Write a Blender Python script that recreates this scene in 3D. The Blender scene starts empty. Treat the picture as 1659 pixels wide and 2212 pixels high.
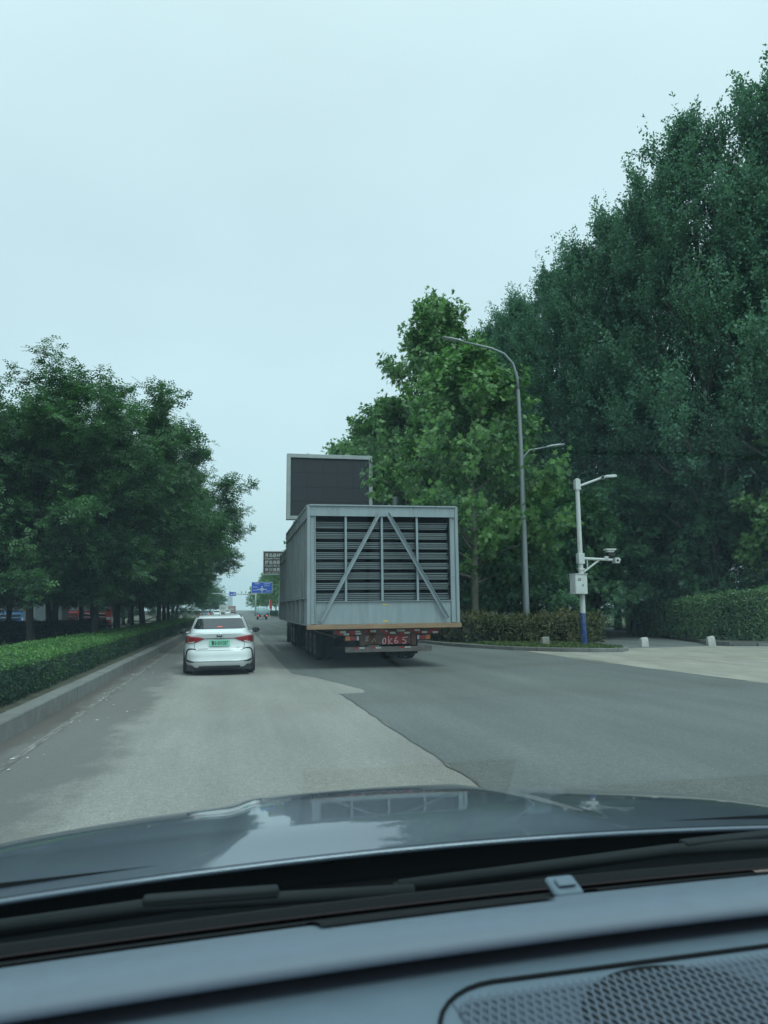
import bpy, math, random
import numpy as np
from mathutils import Vector, Matrix
R = math.radians
scene = bpy.context.scene
C = scene.collection

# ---------------------------------------------------------------- camera
cam_d = bpy.data.cameras.new('camera')
cam = bpy.data.objects.new('camera', cam_d); C.objects.link(cam)
cam.location = (0, 0, 1.6)
cam.rotation_mode = 'YXZ'
cam_d.sensor_fit = 'VERTICAL'; cam_d.sensor_height = 36; cam_d.lens = 1661 / 2212 * 36
cam_d.clip_start = 0.05; cam_d.clip_end = 6000
M = Matrix.Rotation(R(-11.14), 4, 'Z') @ Matrix.Rotation(R(97.17), 4, 'X') @ Matrix.Rotation(R(-0.3), 4, 'Z')
cam.matrix_world = Matrix.Translation((0, 0, 1.6)) @ M
cam_d.dof.use_dof = True; cam_d.dof.focus_distance = 26; cam_d.dof.aperture_fstop = 7.5
scene.camera = cam

# ---------------------------------------------------------------- sky, sun, exposure
SUN_EL, SUN_AZ = 58, 150           # azimuth measured clockwise from the road direction (+Y)
w = bpy.data.worlds.new('World'); scene.world = w; w.use_nodes = True
nt = w.node_tree; nt.nodes.clear()
def wn(t, **k):
    n = nt.nodes.new(t)
    for a, b in k.items(): setattr(n, a, b)
    return n
sky = wn('ShaderNodeTexSky', sky_type='NISHITA', sun_disc=False, sun_elevation=R(SUN_EL), sun_rotation=R(SUN_AZ),
         air_density=1.0, dust_density=4.0, ozone_density=1.0)
tc = wn('ShaderNodeTexCoord'); mp = wn('ShaderNodeMapping'); mp.inputs['Scale'].default_value = (1, 1, 2.2)
nz = wn('ShaderNodeTexNoise'); nz.inputs['Scale'].default_value = 1.3; nz.inputs['Detail'].default_value = 3; nz.inputs['Roughness'].default_value = .45
sx = wn('ShaderNodeSeparateXYZ')
el = wn('ShaderNodeValToRGB')      # overcast: an even veil, a little brighter towards the zenith
el.color_ramp.elements[0].position = 0.0; el.color_ramp.elements[0].color = (.775, .80, .805, 1)
el.color_ramp.elements[1].position = 1.0; el.color_ramp.elements[1].color = (1.02, 1.0, 1.02, 1)
for p_, c_ in ((.2, (.79, .80, .835, 1)), (.41, (.845, .835, .885, 1)), (.65, (.96, .93, .96, 1))): el.color_ramp.elements.new(p_).color = c_
cr = wn('ShaderNodeMapRange'); cr.inputs[1].default_value = .3; cr.inputs[2].default_value = .7; cr.inputs[3].default_value = .91; cr.inputs[4].default_value = 1.09
mul = wn('ShaderNodeMix', data_type='RGBA', blend_type='MULTIPLY'); mul.inputs[0].default_value = 1
sc10 = wn('ShaderNodeVectorMath', operation='SCALE'); sc10.inputs[3].default_value = 9.9
mix = wn('ShaderNodeMix', data_type='RGBA'); mix.inputs[0].default_value = .9
bg = wn('ShaderNodeBackground'); bg.inputs[1].default_value = 0.1
out = wn('ShaderNodeOutputWorld')
lk = nt.links.new
lk(tc.outputs['Generated'], mp.inputs[0]); lk(mp.outputs[0], nz.inputs['Vector']); lk(tc.outputs['Generated'], sx.inputs[0])
lk(sx.outputs[2], el.inputs[0]); lk(nz.outputs['Fac'], cr.inputs[0])
lk(el.outputs[0], mul.inputs[6]); lk(cr.outputs[0], mul.inputs[7])
lk(mul.outputs[2], sc10.inputs[0]); lk(sky.outputs[0], mix.inputs[6]); lk(sc10.outputs[0], mix.inputs[7])
lk(mix.outputs[2], bg.inputs[0]); lk(bg.outputs[0], out.inputs[0])
sd = bpy.data.lights.new('sun', 'SUN'); sd.energy = 1.5; sd.angle = R(25); sd.color = (1, .97, .92)
so = bpy.data.objects.new('sun', sd); C.objects.link(so)
so.rotation_euler = Vector((math.sin(R(SUN_AZ)) * math.cos(R(SUN_EL)), math.cos(R(SUN_AZ)) * math.cos(R(SUN_EL)), math.sin(R(SUN_EL)))).to_track_quat('Z', 'Y').to_euler()
vs = scene.view_settings
vs.view_transform = 'Standard'; vs.look = 'None'; vs.exposure = 0.22; vs.gamma = 1.0; vs.use_curve_mapping = False
scene.render.engine = 'CYCLES'
cy = scene.cycles
cy.max_bounces = 6; cy.diffuse_bounces = 2; cy.glossy_bounces = 3; cy.transmission_bounces = 3; cy.transparent_max_bounces = 12; cy.volume_bounces = 1
cy.use_denoising = True; cy.caustics_reflective = False; cy.caustics_refractive = False
cy.sample_clamp_indirect = 6

# ---------------------------------------------------------------- helpers
def tag(o, label=None, cat=None, group=None, kind=None):
    if label: o['label'] = label
    if cat: o['category'] = cat
    if group: o['group'] = group
    if kind: o['kind'] = kind
    return o
def empty(name, loc=(0, 0, 0), rz=0.0, label=None, cat=None, group=None):
    o = bpy.data.objects.new(name, None); C.objects.link(o); o.location = loc; o.rotation_euler = (0, 0, rz)
    o.empty_display_size = .1
    return tag(o, label, cat, group)
def link(name, me, mat=None, parent=None, loc=None, rot=None, scl=None):
    if mat is not None and not me.materials: me.materials.append(mat)
    o = bpy.data.objects.new(name, me); C.objects.link(o)
    if parent: o.parent = parent
    if loc is not None: o.location = loc
    if rot is not None: o.rotation_euler = rot
    if scl is not None: o.scale = scl
    return o
def copy_tree(o, parent=None):
    c = o.copy(); C.objects.link(c); c.parent = parent
    for ch in list(o.children): copy_tree(ch, c)
    return c
class MB:
    def __init__(s): s.v = []; s.f = []
    def add(s, vs, fs):
        n = len(s.v); s.v += [tuple(p) for p in vs]; s.f += [tuple(i + n for i in q) for q in fs]; return s
    def box(s, x0, x1, y0, y1, z0, z1, m=None):
        vs = [Vector((x, y, z)) for z in (z0, z1) for y in (y0, y1) for x in (x0, x1)]
        if m is not None: vs = [m @ p for p in vs]
        return s.add(vs, [(0, 2, 3, 1), (4, 5, 7, 6), (0, 1, 5, 4), (2, 6, 7, 3), (0, 4, 6, 2), (1, 3, 7, 5)])
    def cbox(s, c, size, rot=None):
        m = Matrix.Translation(c)
        if rot is not None: m = m @ rot.to_4x4()
        a, b, d = (q / 2 for q in size)
        return s.box(-a, a, -b, b, -d, d, m)
    def beam(s, p0, p1, wd, th, up=(0, 0, 1)):
        p0 = Vector(p0); p1 = Vector(p1); d = (p1 - p0); L = d.length; d.normalize()
        sd_ = d.cross(Vector(up))
        if sd_.length < 1e-4: sd_ = Vector((1, 0, 0))
        sd_.normalize(); u_ = sd_.cross(d)
        m = Matrix((sd_, d, u_)).transposed().to_4x4(); m.translation = p0
        return s.box(-wd / 2, wd / 2, 0, L, -th / 2, th / 2, m)
    def tube(s, pts, rad, n=8, cap=True):
        pts = [Vector(p) for p in pts]; k = len(pts)
        if not hasattr(rad, '__len__'): rad = [rad] * k
        base = len(s.v); prev = None
        for i, p in enumerate(pts):
            d = (pts[min(i + 1, k - 1)] - pts[max(i - 1, 0)])
            d = d.normalized() if d.length > 1e-9 else Vector((0, 0, 1))
            a = prev if prev is not None else (Vector((1, 0, 0)) if abs(d.x) < .8 else Vector((0, 1, 0)))
            a = (a - d * a.dot(d)).normalized(); b = d.cross(a); prev = a
            for j in range(n):
                t = 2 * math.pi * j / n
                s.v.append(tuple(p + (a * math.cos(t) + b * math.sin(t)) * rad[i]))
        for i in range(k - 1):
            for j in range(n):
                a0 = base + i * n + j; a1 = base + i * n + (j + 1) % n
                s.f.append((a0, a1, a1 + n, a0 + n))
        if cap:
            s.f.append(tuple(base + j for j in range(n))[::-1]); s.f.append(tuple(base + (k - 1) * n + j for j in range(n)))
        return s
    def cyl(s, p0, p1, r, r2=None, n=16): return s.tube([p0, p1], [r, r if r2 is None else r2], n)
    def lathe(s, prof, n=24, axis='x', c=(0, 0, 0)):
        base = len(s.v); c = Vector(c)
        for (a, r) in prof:
            for j in range(n):
                t = 2 * math.pi * j / n; q = (a, r * math.cos(t), r * math.sin(t))
                if axis == 'z': q = (q[1], q[2], q[0])
                if axis == 'y': q = (q[1], q[0], q[2])
                s.v.append(tuple(c + Vector(q)))
        for i in range(len(prof) - 1):
            for j in range(n):
                a0 = base + i * n + j; a1 = base + i * n + (j + 1) % n
                s.f.append((a0, a1, a1 + n, a0 + n))
        s.f.append(tuple(base + j for j in range(n))[::-1]); s.f.append(tuple(base + (len(prof) - 1) * n + j for j in range(n)))
        return s
    def grid(s, rows):
        base = len(s.v); m = len(rows[0])
        for r_ in rows: s.v += [tuple(p) for p in r_]
        for i in range(len(rows) - 1):
            for j in range(m - 1):
                a = base + i * m + j; s.f.append((a, a + 1, a + m + 1, a + m))
        return s
    def poly(s, pts): return s.add(pts, [tuple(range(len(pts)))])
    def prism(s, pts, y0, y1):          # outline in x, z swept along y
        n = len(pts)
        return s.add([(x, y0, z) for x, z in pts] + [(x, y1, z) for x, z in pts],
                     [tuple(range(n)), tuple(range(n, 2 * n))[::-1]] + [(i, i + n, (i + 1) % n + n, (i + 1) % n) for i in range(n)])
    def mesh(s, name, smooth=False):
        me = bpy.data.meshes.new(name); me.from_pydata(s.v, [], s.f); me.validate(); me.update()
        if smooth: me.polygons.foreach_set('use_smooth', [True] * len(me.polygons))
        return me
    def build(s, name, mat, parent=None, smooth=False, bevel=0, seg=2, angle=None, loc=None, rot=None, sub=0, solid=0):
        o = link(name, s.mesh(name, smooth or bevel > 0 or sub > 0), mat, parent, loc, rot)
        if solid:
            m = o.modifiers.new('solid', 'SOLIDIFY'); m.thickness = solid; m.offset = 0
        if sub:
            m = o.modifiers.new('sub', 'SUBSURF'); m.levels = sub; m.render_levels = sub
        if bevel:
            m = o.modifiers.new('bevel', 'BEVEL'); m.width = bevel; m.segments = seg; m.limit_method = 'ANGLE'; m.angle_limit = R(35)
            m.harden_normals = True
        elif smooth and angle:
            o.data.set_sharp_from_angle(angle=R(angle))
        return o
def text(body, size, mat, parent, loc, rot, name='lettering', align='LEFT', sx=1.0):
    cu = bpy.data.curves.new('text', 'FONT'); cu.body = body; cu.size = size; cu.align_x = align; cu.resolution_u = 2; cu.offset = size * .012
    o = bpy.data.objects.new('text', cu); C.objects.link(o)
    bpy.context.view_layer.update()
    me = bpy.data.meshes.new_from_object(o.evaluated_get(bpy.context.evaluated_depsgraph_get()))
    bpy.data.objects.remove(o); bpy.data.curves.remove(cu)
    me.materials.clear()
    return link(name, me, mat, parent, loc, rot, (sx, 1, 1))
FACE = (R(90), 0, 0)                  # lettering that faces back down the road

# ---------------------------------------------------------------- materials
def lin(r, g, b): return tuple(((c / 255 / 12.92) if c / 255 < .04045 else ((c / 255 + .055) / 1.055) ** 2.4) for c in (r, g, b))
def pm(name, col, rough=.6, metal=0.0, var=.18, scale=3.0, bump=0.0, bscale=40, coat=0, spec=.5, dirt=None, damt=.5, dscale=2.0, dlo=.48, stretch=(1, 1, 1), emit=None, estr=0, coords='Object'):
    m = bpy.data.materials.new(name); m.use_nodes = True; t = m.node_tree; b = t.nodes['Principled BSDF']
    b.inputs['Roughness'].default_value = rough; b.inputs['Metallic'].default_value = metal
    b.inputs['Specular IOR Level'].default_value = spec
    if coat: b.inputs['Coat Weight'].default_value = coat; b.inputs['Coat Roughness'].default_value = .04
    b.inputs['Base Color'].default_value = (*col, 1)
    if emit: b.inputs['Emission Color'].default_value = (*emit, 1); b.inputs['Emission Strength'].default_value = estr
    N = t.nodes.new; Lk = t.links.new
    c = N('ShaderNodeTexCoord'); mpn = N('ShaderNodeMapping'); mpn.inputs['Scale'].default_value = stretch
    Lk(c.outputs[coords], mpn.inputs[0])
    last = None
    if var:
        n1 = N('ShaderNodeTexNoise'); n1.inputs['Scale'].default_value = scale; n1.inputs['Detail'].default_value = 6; n1.inputs['Roughness'].default_value = .62
        Lk(mpn.outputs[0], n1.inputs['Vector'])
        mr = N('ShaderNodeMapRange'); mr.inputs[1].default_value = .3; mr.inputs[2].default_value = .7; mr.inputs[3].default_value = 1 - var; mr.inputs[4].default_value = 1 + var
        Lk(n1.outputs['Fac'], mr.inputs[0])
        mx = N('ShaderNodeMix'); mx.data_type = 'RGBA'; mx.blend_type = 'MULTIPLY'; mx.inputs[0].default_value = 1; mx.inputs[6].default_value = (*col, 1)
        Lk(mr.outputs[0], mx.inputs[7]); last = mx.outputs[2]
        rr = N('ShaderNodeMapRange'); rr.inputs[3].default_value = max(.02, rough - .08); rr.inputs[4].default_value = min(1, rough + .12)
        Lk(n1.outputs['Fac'], rr.inputs[0]); Lk(rr.outputs[0], b.inputs['Roughness'])
    if dirt:
        n2 = N('ShaderNodeTexNoise'); n2.inputs['Scale'].default_value = dscale; n2.inputs['Detail'].default_value = 8; n2.inputs['Roughness'].default_value = .7
        Lk(mpn.outputs[0], n2.inputs['Vector'])
        m2 = N('ShaderNodeMapRange'); m2.inputs[1].default_value = dlo; m2.inputs[2].default_value = dlo + .2; m2.inputs[3].default_value = 0; m2.inputs[4].default_value = damt
        Lk(n2.outputs['Fac'], m2.inputs[0])
        mx2 = N('ShaderNodeMix'); mx2.data_type = 'RGBA'; mx2.inputs[6].default_value = (*col, 1); mx2.inputs[7].default_value = (*dirt, 1)
        if last is not None: Lk(last, mx2.inputs[6])
        Lk(m2.outputs[0], mx2.inputs[0]); last = mx2.outputs[2]
    if last is not None: Lk(last, b.inputs['Base Color'])
    if bump:
        n3 = N('ShaderNodeTexNoise'); n3.inputs['Scale'].default_value = bscale; n3.inputs['Detail'].default_value = 4
        Lk(mpn.outputs[0], n3.inputs['Vector'])
        bp_ = N('ShaderNodeBump'); bp_.inputs['Strength'].default_value = min(1, bump); bp_.inputs['Distance'].default_value = .02
        Lk(n3.outputs['Fac'], bp_.inputs['Height']); Lk(bp_.outputs[0], b.inputs['Normal'])
    return m
def leafmat(name, dark, light, trans=.3, rough=.5):
    m = bpy.data.materials.new(name); m.use_nodes = True; t = m.node_tree; b = t.nodes['Principled BSDF']; N = t.nodes.new; Lk = t.links.new
    a = N('ShaderNodeAttribute'); a.attribute_name = 'tint'
    rp = N('ShaderNodeMix'); rp.data_type = 'RGBA'; rp.inputs[6].default_value = (*dark, 1); rp.inputs[7].default_value = (*light, 1)
    Lk(a.outputs['Fac'], rp.inputs[0]); Lk(rp.outputs[2], b.inputs['Base Color'])
    b.inputs['Roughness'].default_value = rough; b.inputs['Specular IOR Level'].default_value = .35
    tr = N('ShaderNodeBsdfTranslucent'); g = N('ShaderNodeMix'); g.data_type = 'RGBA'; g.blend_type = 'MULTIPLY'; g.inputs[0].default_value = 1
    g.inputs[7].default_value = (.95, 1.3, .7, 1); Lk(rp.outputs[2], g.inputs[6]); Lk(g.outputs[2], tr.inputs[0])
    ms = N('ShaderNodeMixShader'); ms.inputs[0].default_value = trans
    Lk(b.outputs[0], ms.inputs[1]); Lk(tr.outputs[0], ms.inputs[2]); Lk(ms.outputs[0], t.nodes['Material Output'].inputs[0])
    return m
# ---------------------------------------------------------------- ground, road, kerbs
def asphalt(name, col, gutter=False, tracks=False):
    m = bpy.data.materials.new(name); m.use_nodes = True; t = m.node_tree; b = t.nodes['Principled BSDF']; N = t.nodes.new; Lk = t.links.new
    c = N('ShaderNodeTexCoord')
    def noise(sc_, det=4, st=None, ro=.6):
        n = N('ShaderNodeTexNoise'); n.inputs['Scale'].default_value = sc_; n.inputs['Detail'].default_value = det; n.inputs['Roughness'].default_value = ro
        if st:
            mpn = N('ShaderNodeMapping'); mpn.inputs['Scale'].default_value = st; Lk(c.outputs['Object'], mpn.inputs[0]); Lk(mpn.outputs[0], n.inputs['Vector'])
        else: Lk(c.outputs['Object'], n.inputs['Vector'])
        return n.outputs['Fac']
    def mr(s, a, b_, lo, hi):
        n = N('ShaderNodeMapRange'); n.inputs[1].default_value = a; n.inputs[2].default_value = b_; n.inputs[3].default_value = lo; n.inputs[4].default_value = hi
        Lk(s, n.inputs[0]); return n.outputs[0]
    def mul(a, f):
        n = N('ShaderNodeMix'); n.data_type = 'RGBA'; n.blend_type = 'MULTIPLY'; n.inputs[0].default_value = 1
        if isinstance(a, tuple): n.inputs[6].default_value = (*a, 1)
        else: Lk(a, n.inputs[6])
        Lk(f, n.inputs[7]); return n.outputs[2]
    def mixc(fac, a, cc):
        n = N('ShaderNodeMix'); n.data_type = 'RGBA'; Lk(fac, n.inputs[0]); Lk(a, n.inputs[6]); n.inputs[7].default_value = (*cc, 1); return n.outputs[2]
    fine = noise(46, 5, None, .75)
    k = mul(col, mr(fine, .28, .72, .5, 1.5))
    k = mul(k, mr(noise(13, 3, None, .7), .3, .7, .86, 1.14))
    k = mul(k, mr(noise(.55, 5, (1, .35, 1)), .3, .7, .84, 1.16))
    k = mul(k, mr(noise(1.1, 3, (1, .03, 1)), .3, .7, .88, 1.12))
    vo = N('ShaderNodeTexVoronoi'); vo.inputs['Scale'].default_value = 17; Lk(c.outputs['Object'], vo.inputs['Vector'])
    k = mixc(mr(vo.outputs['Distance'], .07, .12, .6, 0), k, (.5, .5, .47))
    if gutter:
        sxn = N('ShaderNodeSeparateXYZ'); Lk(c.outputs['Object'], sxn.inputs[0])
        rag = mr(noise(.9, 6, (1, .55, 1), .7), .25, .75, -.5, .5)
        ad = N('ShaderNodeMath'); ad.operation = 'ADD'; Lk(sxn.outputs[0], ad.inputs[0]); Lk(rag, ad.inputs[1])
        k = mixc(mr(ad.outputs[0], -1.55, -1.12, .75, 0), k, (.125, .122, .115))
        ad2 = N('ShaderNodeMath'); ad2.operation = 'ADD'; Lk(sxn.outputs[0], ad2.inputs[0]); Lk(mr(noise(2.2, 5, (1, .3, 1)), .25, .75, -.3, .3), ad2.inputs[1])
        k = mixc(mr(ad2.outputs[0], -2.5, -2.25, .9, 0), k, (.105, .09, .078))
    Lk(k, b.inputs['Base Color'])
    b.inputs['Roughness'].default_value = .82; b.inputs['Specular IOR Level'].default_value = .35
    bmp = N('ShaderNodeBump'); bmp.inputs['Strength'].default_value = .55; bmp.inputs['Distance'].default_value = .012
    Lk(fine, bmp.inputs['Height']); Lk(bmp.outputs[0], b.inputs['Normal'])
    return m
m_asph = asphalt('old_asphalt', (.282, .268, .242), gutter=True)
m_asph2 = asphalt('newer_asphalt', (.144, .150, .142))
m_path = asphalt('path_asphalt', (.15, .155, .15))
m_conc = pm('apron_concrete', (.34, .315, .265), .85, var=.2, scale=1.3, bump=.3, bscale=50, dirt=(.2, .19, .165), damt=.55, dscale=1.2, stretch=(1, .35, 1))
m_kerb = pm('kerb_concrete', (.195, .195, .185), .85, var=.25, scale=5, bump=.35, bscale=60, dirt=(.11, .10, .09), damt=.6, dscale=2.5)
m_soil = pm('soil', (.075, .075, .05), .95, var=.4, scale=4, bump=.6, bscale=30)
m_turf = pm('turf', (.075, .10, .04), .95, var=.4, scale=3, bump=.6, bscale=60)
m_line = pm('worn_line_paint', (.27, .26, .225), .75, var=.3, scale=12, dirt=(.115, .105, .095), damt=1.0, dscale=5, dlo=.38, stretch=(2, .35, 1))
m_dash_l = pm('worn_lane_paint', (.30, .31, .30), .75, var=.3, scale=12, dirt=(.15, .16, .155), damt=1.0, dscale=4, dlo=.4)

def sheet(name, pts, z, mat, kind='structure'):
    mb = MB(); mb.poly([(x, y, z) for x, y in pts]); return tag(mb.build(name, mat), kind=kind)
gr = MB(); gr.poly([(-790, -190, -.02), (790, -190, -.02), (790, 1390, -.02), (-790, 1390, -.02)]); tag(gr.build('ground', m_soil), kind='structure')
tag(MB().grid([[(-2.8, -60 + 40 * i, 0), (10.9 if -60 + 40 * i < 27 else 10.9, -60 + 40 * i, 0)] for i in range(22)]).build('road', m_asph), kind='structure')
# newer asphalt laid over the right-hand lanes, with a notch where the old surface shows
def ragged(pts, step=.35, amp=.013, seed=1):
    rr = random.Random(seed); o = []
    for (a, b), (c, d) in zip(pts, pts[1:]):
        n = max(1, min(80, int(math.hypot(c - a, d - b) / step)))
        o += [(a + (c - a) * i / n + rr.gauss(0, amp), b + (d - b) * i / n + rr.gauss(0, amp)) for i in range(n)]
    return o
sheet('road_patch', ragged([(2.28, -2), (2.24, 7.2), (2.16, 10), (2.06, 14.8), (2.5, 14.88), (2.62, 15.3), (2.3, 17.0), (1.9, 18.6), (1.5, 19.6), (1.45, 24), (1.5, 60)]) + [(1.5, 60), (1.5, 760),
                     (10.84, 760), (10.84, 27), (10.72, 22), (10.78, 18.6), (10.95, 15.5), (11.15, 14.2), (11.15, -55), (2.28, -55)], .004, m_asph2)
sheet('concrete_apron', [(10.55, -55), (60, -55), (60, 27.2), (22.5, 27.6), (20.3, 28.5), (19.2, 29.2), (14.7, 28.2), (13.9, 25.9), (11.9, 26.6), (10.55, 28.1)], .002, m_conc)
sheet('path', [(14.6, 28.1), (19.3, 29.1), (20.4, 31.5), (23.6, 42), (30, 58), (27, 60), (19, 42), (15.4, 31)], .006, m_path)
m_tar = pm('tar_seam', (.085, .088, .085), .6, var=.3, scale=20)
def seam(pts, wd, z=.0075, seed=2):
    rr = random.Random(seed); P = ragged(pts, .3, .012, seed); mb = MB()
    mb.grid([[(x - wd * rr.uniform(.2, .7), y - wd * .3, z), (x + wd * rr.uniform(.2, .7), y + wd * .3, z)] for x, y in P]); tag(mb.build('tar_seam', m_tar), kind='structure')
seam([(2.27, 3), (2.24, 7.2), (2.16, 10), (2.06, 14.8), (2.06, 14.81)], .022)
seam([(10.9, 24), (10.76, 19), (11.0, 15.2), (11.0, 15.21)], .05, .0078)
seam([(15.2, 27.2), (18, 27.6), (21.6, 26.8), (27, 27.1)], .03, .0062)
seam([(13.2, 26.0), (13.9, 19), (14.4, 12), (14.8, 4)], .02, .0064)
seam([(20.5, 27.5), (20.0, 19), (20.3, 10)], .02, .0066)
seam([(11.2, 20.5), (16, 21.2), (24, 20.7), (33, 21)], .02, .0068)
# painted lines
sheet('edge_line', [(-2.33, -55), (-2.23, -55), (-2.23, 200), (-2.33, 200)], .004, m_line)
for i in range(4):
    y0 = 30 + i * 15
    sheet('lane_line', [(1.72, y0), (1.90, y0), (1.90, y0 + 6), (1.72, y0 + 6)], .009, m_dash_l)
rl_ = np.random.default_rng(12); mb = MB()
for k in range(46):                                           # scraps of litter blown into the gutter
    x_ = -2.45 + abs(rl_.normal(0, .55)); y_ = rl_.uniform(6, 22); s_ = rl_.uniform(.008, .03); a_ = rl_.uniform(0, 6)
    mb.add([(x_ + s_ * math.cos(a_ + q) * rl_.uniform(.6, 1.3), y_ + s_ * 1.6 * math.sin(a_ + q) * rl_.uniform(.6, 1.3), .010 + rl_.uniform(0, .008)) for q in (0, 1.5, 3.1, 4.7)], [(0, 1, 2, 3)])
tag(mb.build('litter', pm('pale_scrap', (.6, .6, .56), .8, var=.3)), 'pale scraps of litter along the left gutter', 'litter', kind='stuff')
# raised planting ground
def slab(name, pts, z, mat):
    n = len(pts); mb = MB(); mb.add([(x, y, z) for x, y in pts] + [(x, y, -.1) for x, y in pts], [tuple(range(n))] + [(i, i + n, (i + 1) % n + n, (i + 1) % n) for i in range(n)])
    return tag(mb.build(name, mat), kind='structure')
slab('verge', [(-2.98, -60), (-2.98, 76), (-7, 76), (-7, 56), (-26, 56), (-26, -60)], .19, m_soil)
sheet('side_road', [(-70, 56.3), (-7.3, 56.3), (-7.3, 79), (-70, 79)], .003, m_asph2)
slab('far_verge', [(-2.98, 110), (-2.98, 760), (-14, 760), (-14, 110)], .19, m_soil)
KR = [(8.72, 400), (8.72, 37), (8.8, 34.2), (9.15, 31.8), (9.8, 29.8), (10.6, 28.25), (11.6, 27.1), (12.7, 26.35), (13.8, 26.0), (14.35, 26.3), (14.62, 27.2), (15.1, 29.5), (15.6, 31.5), (17.2, 36), (19.2, 41.5), (27, 59)]
slab('planting_island', [(x + (.16 if i < 6 else .08 if i < 8 else -.02 if i == 8 else -.14), y + (.14 if i in (6, 7, 8, 9) else 0.05)) for i, (x, y) in enumerate(KR)] + [(60, 62), (60, 400)], .115, m_turf)
KR2 = [(60, 27.5), (26, 27.55), (22.6, 27.75), (20.6, 28.6), (20.45, 29.4), (20.75, 31.5), (24.2, 43), (30, 57)]
slab('planting_bed', [(x + .1, y + .12) for x, y in KR2] + [(60, 57)], .115, m_soil)

def kerb_run(label, pts, width, height, step, side, gap=.022):
    root = empty('kerb', (pts[0][0], pts[0][1], 0)); tag(root, label, 'kerb', kind='structure')
    P = [Vector((x, y, 0)) for x, y in pts]; rnd = random.Random(3); base = Vector((pts[0][0], pts[0][1], 0))
    seg = []; acc = [0]
    for a, b in zip(P, P[1:]): acc.append(acc[-1] + (b - a).length)
    def at(s):
        for i in range(len(P) - 1):
            if s <= acc[i + 1]: return P[i].lerp(P[i + 1], (s - acc[i]) / (acc[i + 1] - acc[i]))
        return P[-1]
    s = 0
    while s < acc[-1] - .05:
        e_ = min(s + step, acc[-1]); a, b = at(s + gap / 2), at(e_ - gap / 2); d = (b - a).normalized(); n = Vector((d.y, -d.x, 0)) * side
        h = height + rnd.uniform(-.006, .006); o_ = rnd.uniform(-.006, .006); ch = .02
        prof = [(o_, -.05), (o_ + .012, h - ch), (o_ + ch + .008, h), (o_ + width, h), (o_ + width, -.05)]
        mb = MB(); k = len(prof)
        mb.add([a + n * q - base + Vector((0, 0, z)) for q, z in prof] + [b + n * q - base + Vector((0, 0, z)) for q, z in prof],
               [tuple(range(k)), tuple(range(k, 2 * k))[::-1]] + [(i, i + k, (i + 1) % k + k, (i + 1) % k) for i in range(k)])
        mb.build('kerb_stone', m_kerb, root); s = e_
    return root
kerb_run('tall grey concrete kerb along the clipped left hedge', [(-2.7, -6), (-2.72, 12), (-2.66, 24), (-2.6, 40), (-2.55, 76)], .26, .24, 3.0, -1)
kerb_run('low kerb curving round the planting island by the camera pole', [p for p in KR[1:] if p[1] < 41], .17, .14, 1.0, -1)
kerb_run('low kerb in front of the tall clipped hedge at right', KR2[1:6], .17, .14, 1.0, -1)
tag(MB().box(8.72, 8.9, 37.01, 500, -.05, .14).build('far_kerb', m_kerb), kind='structure')
tag(MB().box(-2.98, -2.75, 110, 700, -.05, .2).build('far_kerb', m_kerb), kind='structure')
# ---------------------------------------------------------------- vegetation
m_bark_d = pm('dark_bark', (.045, .042, .035), .95, var=.35, scale=8, bump=.7, bscale=25, stretch=(1, 1, .25))
m_bark_p = pm('plane_bark', (.17, .165, .13), .9, var=.3, scale=3, bump=.3, bscale=20, dirt=(.28, .29, .24), damt=.8, dscale=4)
m_bark_g = pm('poplar_bark', (.12, .12, .10), .9, var=.3, scale=5, bump=.5, bscale=20, stretch=(1, 1, .3))
m_lz = leafmat('zelkova_leaf', (.026, .072, .042), (.115, .23, .09))
m_lp = leafmat('plane_leaf', (.042, .115, .052), (.23, .39, .145), .36)
m_lo = leafmat('poplar_leaf', (.052, .14, .10), (.155, .30, .205), .32)
m_lu = leafmat('shrub_leaf', (.028, .08, .055), (.14, .29, .15))
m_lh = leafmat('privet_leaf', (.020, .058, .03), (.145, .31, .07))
m_lr = leafmat('photinia_leaf', (.05, .085, .035), (.20, .17, .08))
m_lt = leafmat('glossy_hedge_leaf', (.065, .14, .07), (.29, .45, .20))
m_ld = leafmat('dark_hedge_leaf', (.014, .036, .024), (.04, .085, .045))
m_gr = leafmat('grass_blade', (.05, .085, .03), (.17, .22, .075))
m_core = pm('hedge_twigs', (.018, .024, .013), .95, var=.4, scale=8)

QUAD = (np.array([(0, 0, 0), (.32, .45, .06), (0, 1, -.04), (-.32, .45, .06)]), [(0, 1, 2, 3)])
NARROW = (np.array([(0, 0, 0), (.19, .42, .05), (0, 1, -.06), (-.19, .42, .05)]), [(0, 1, 2, 3)])
def spray(n, L=1.0):
    v = []; f = []
    for i in range(n):
        s = -1 if i % 2 else 1; y0 = i / n * .75; a = R(52); l = .42 * (1 - .35 * i / n)
        d = np.array((math.sin(a) * s, math.cos(a), -.12)); p = np.array((-math.cos(a), math.sin(a) * s, 0)) * .17 * l * 1.4
        o = np.array((0, y0, 0)); b = len(v)
        v += [o, o + d * l * .5 + p + (0, 0, .03), o + d * l, o + d * l * .5 - p + (0, 0, .03)]; f.append((b, b + 1, b + 2, b + 3))
    return (np.array(v), f)
SPRAY = spray(5)
def star():
    v = [(0, 0, 0)]; tips = [(-.42, .12), (-.2, .24), (-.5, .56), (-.17, .55), (0, 1.0), (.17, .55), (.5, .56), (.2, .24), (.42, .12)]
    v += [(x, y, -.14 * (x * x + (y - .4) ** 2)) for x, y in tips]
    return (np.array(v), [(0, 2, 1), (0, 4, 3, 2), (0, 6, 5, 4), (0, 8, 7, 6), (0, 9, 8)])
STAR = star()
def unit(a): return a / np.maximum(np.linalg.norm(a, axis=-1, keepdims=True), 1e-9)
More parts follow.
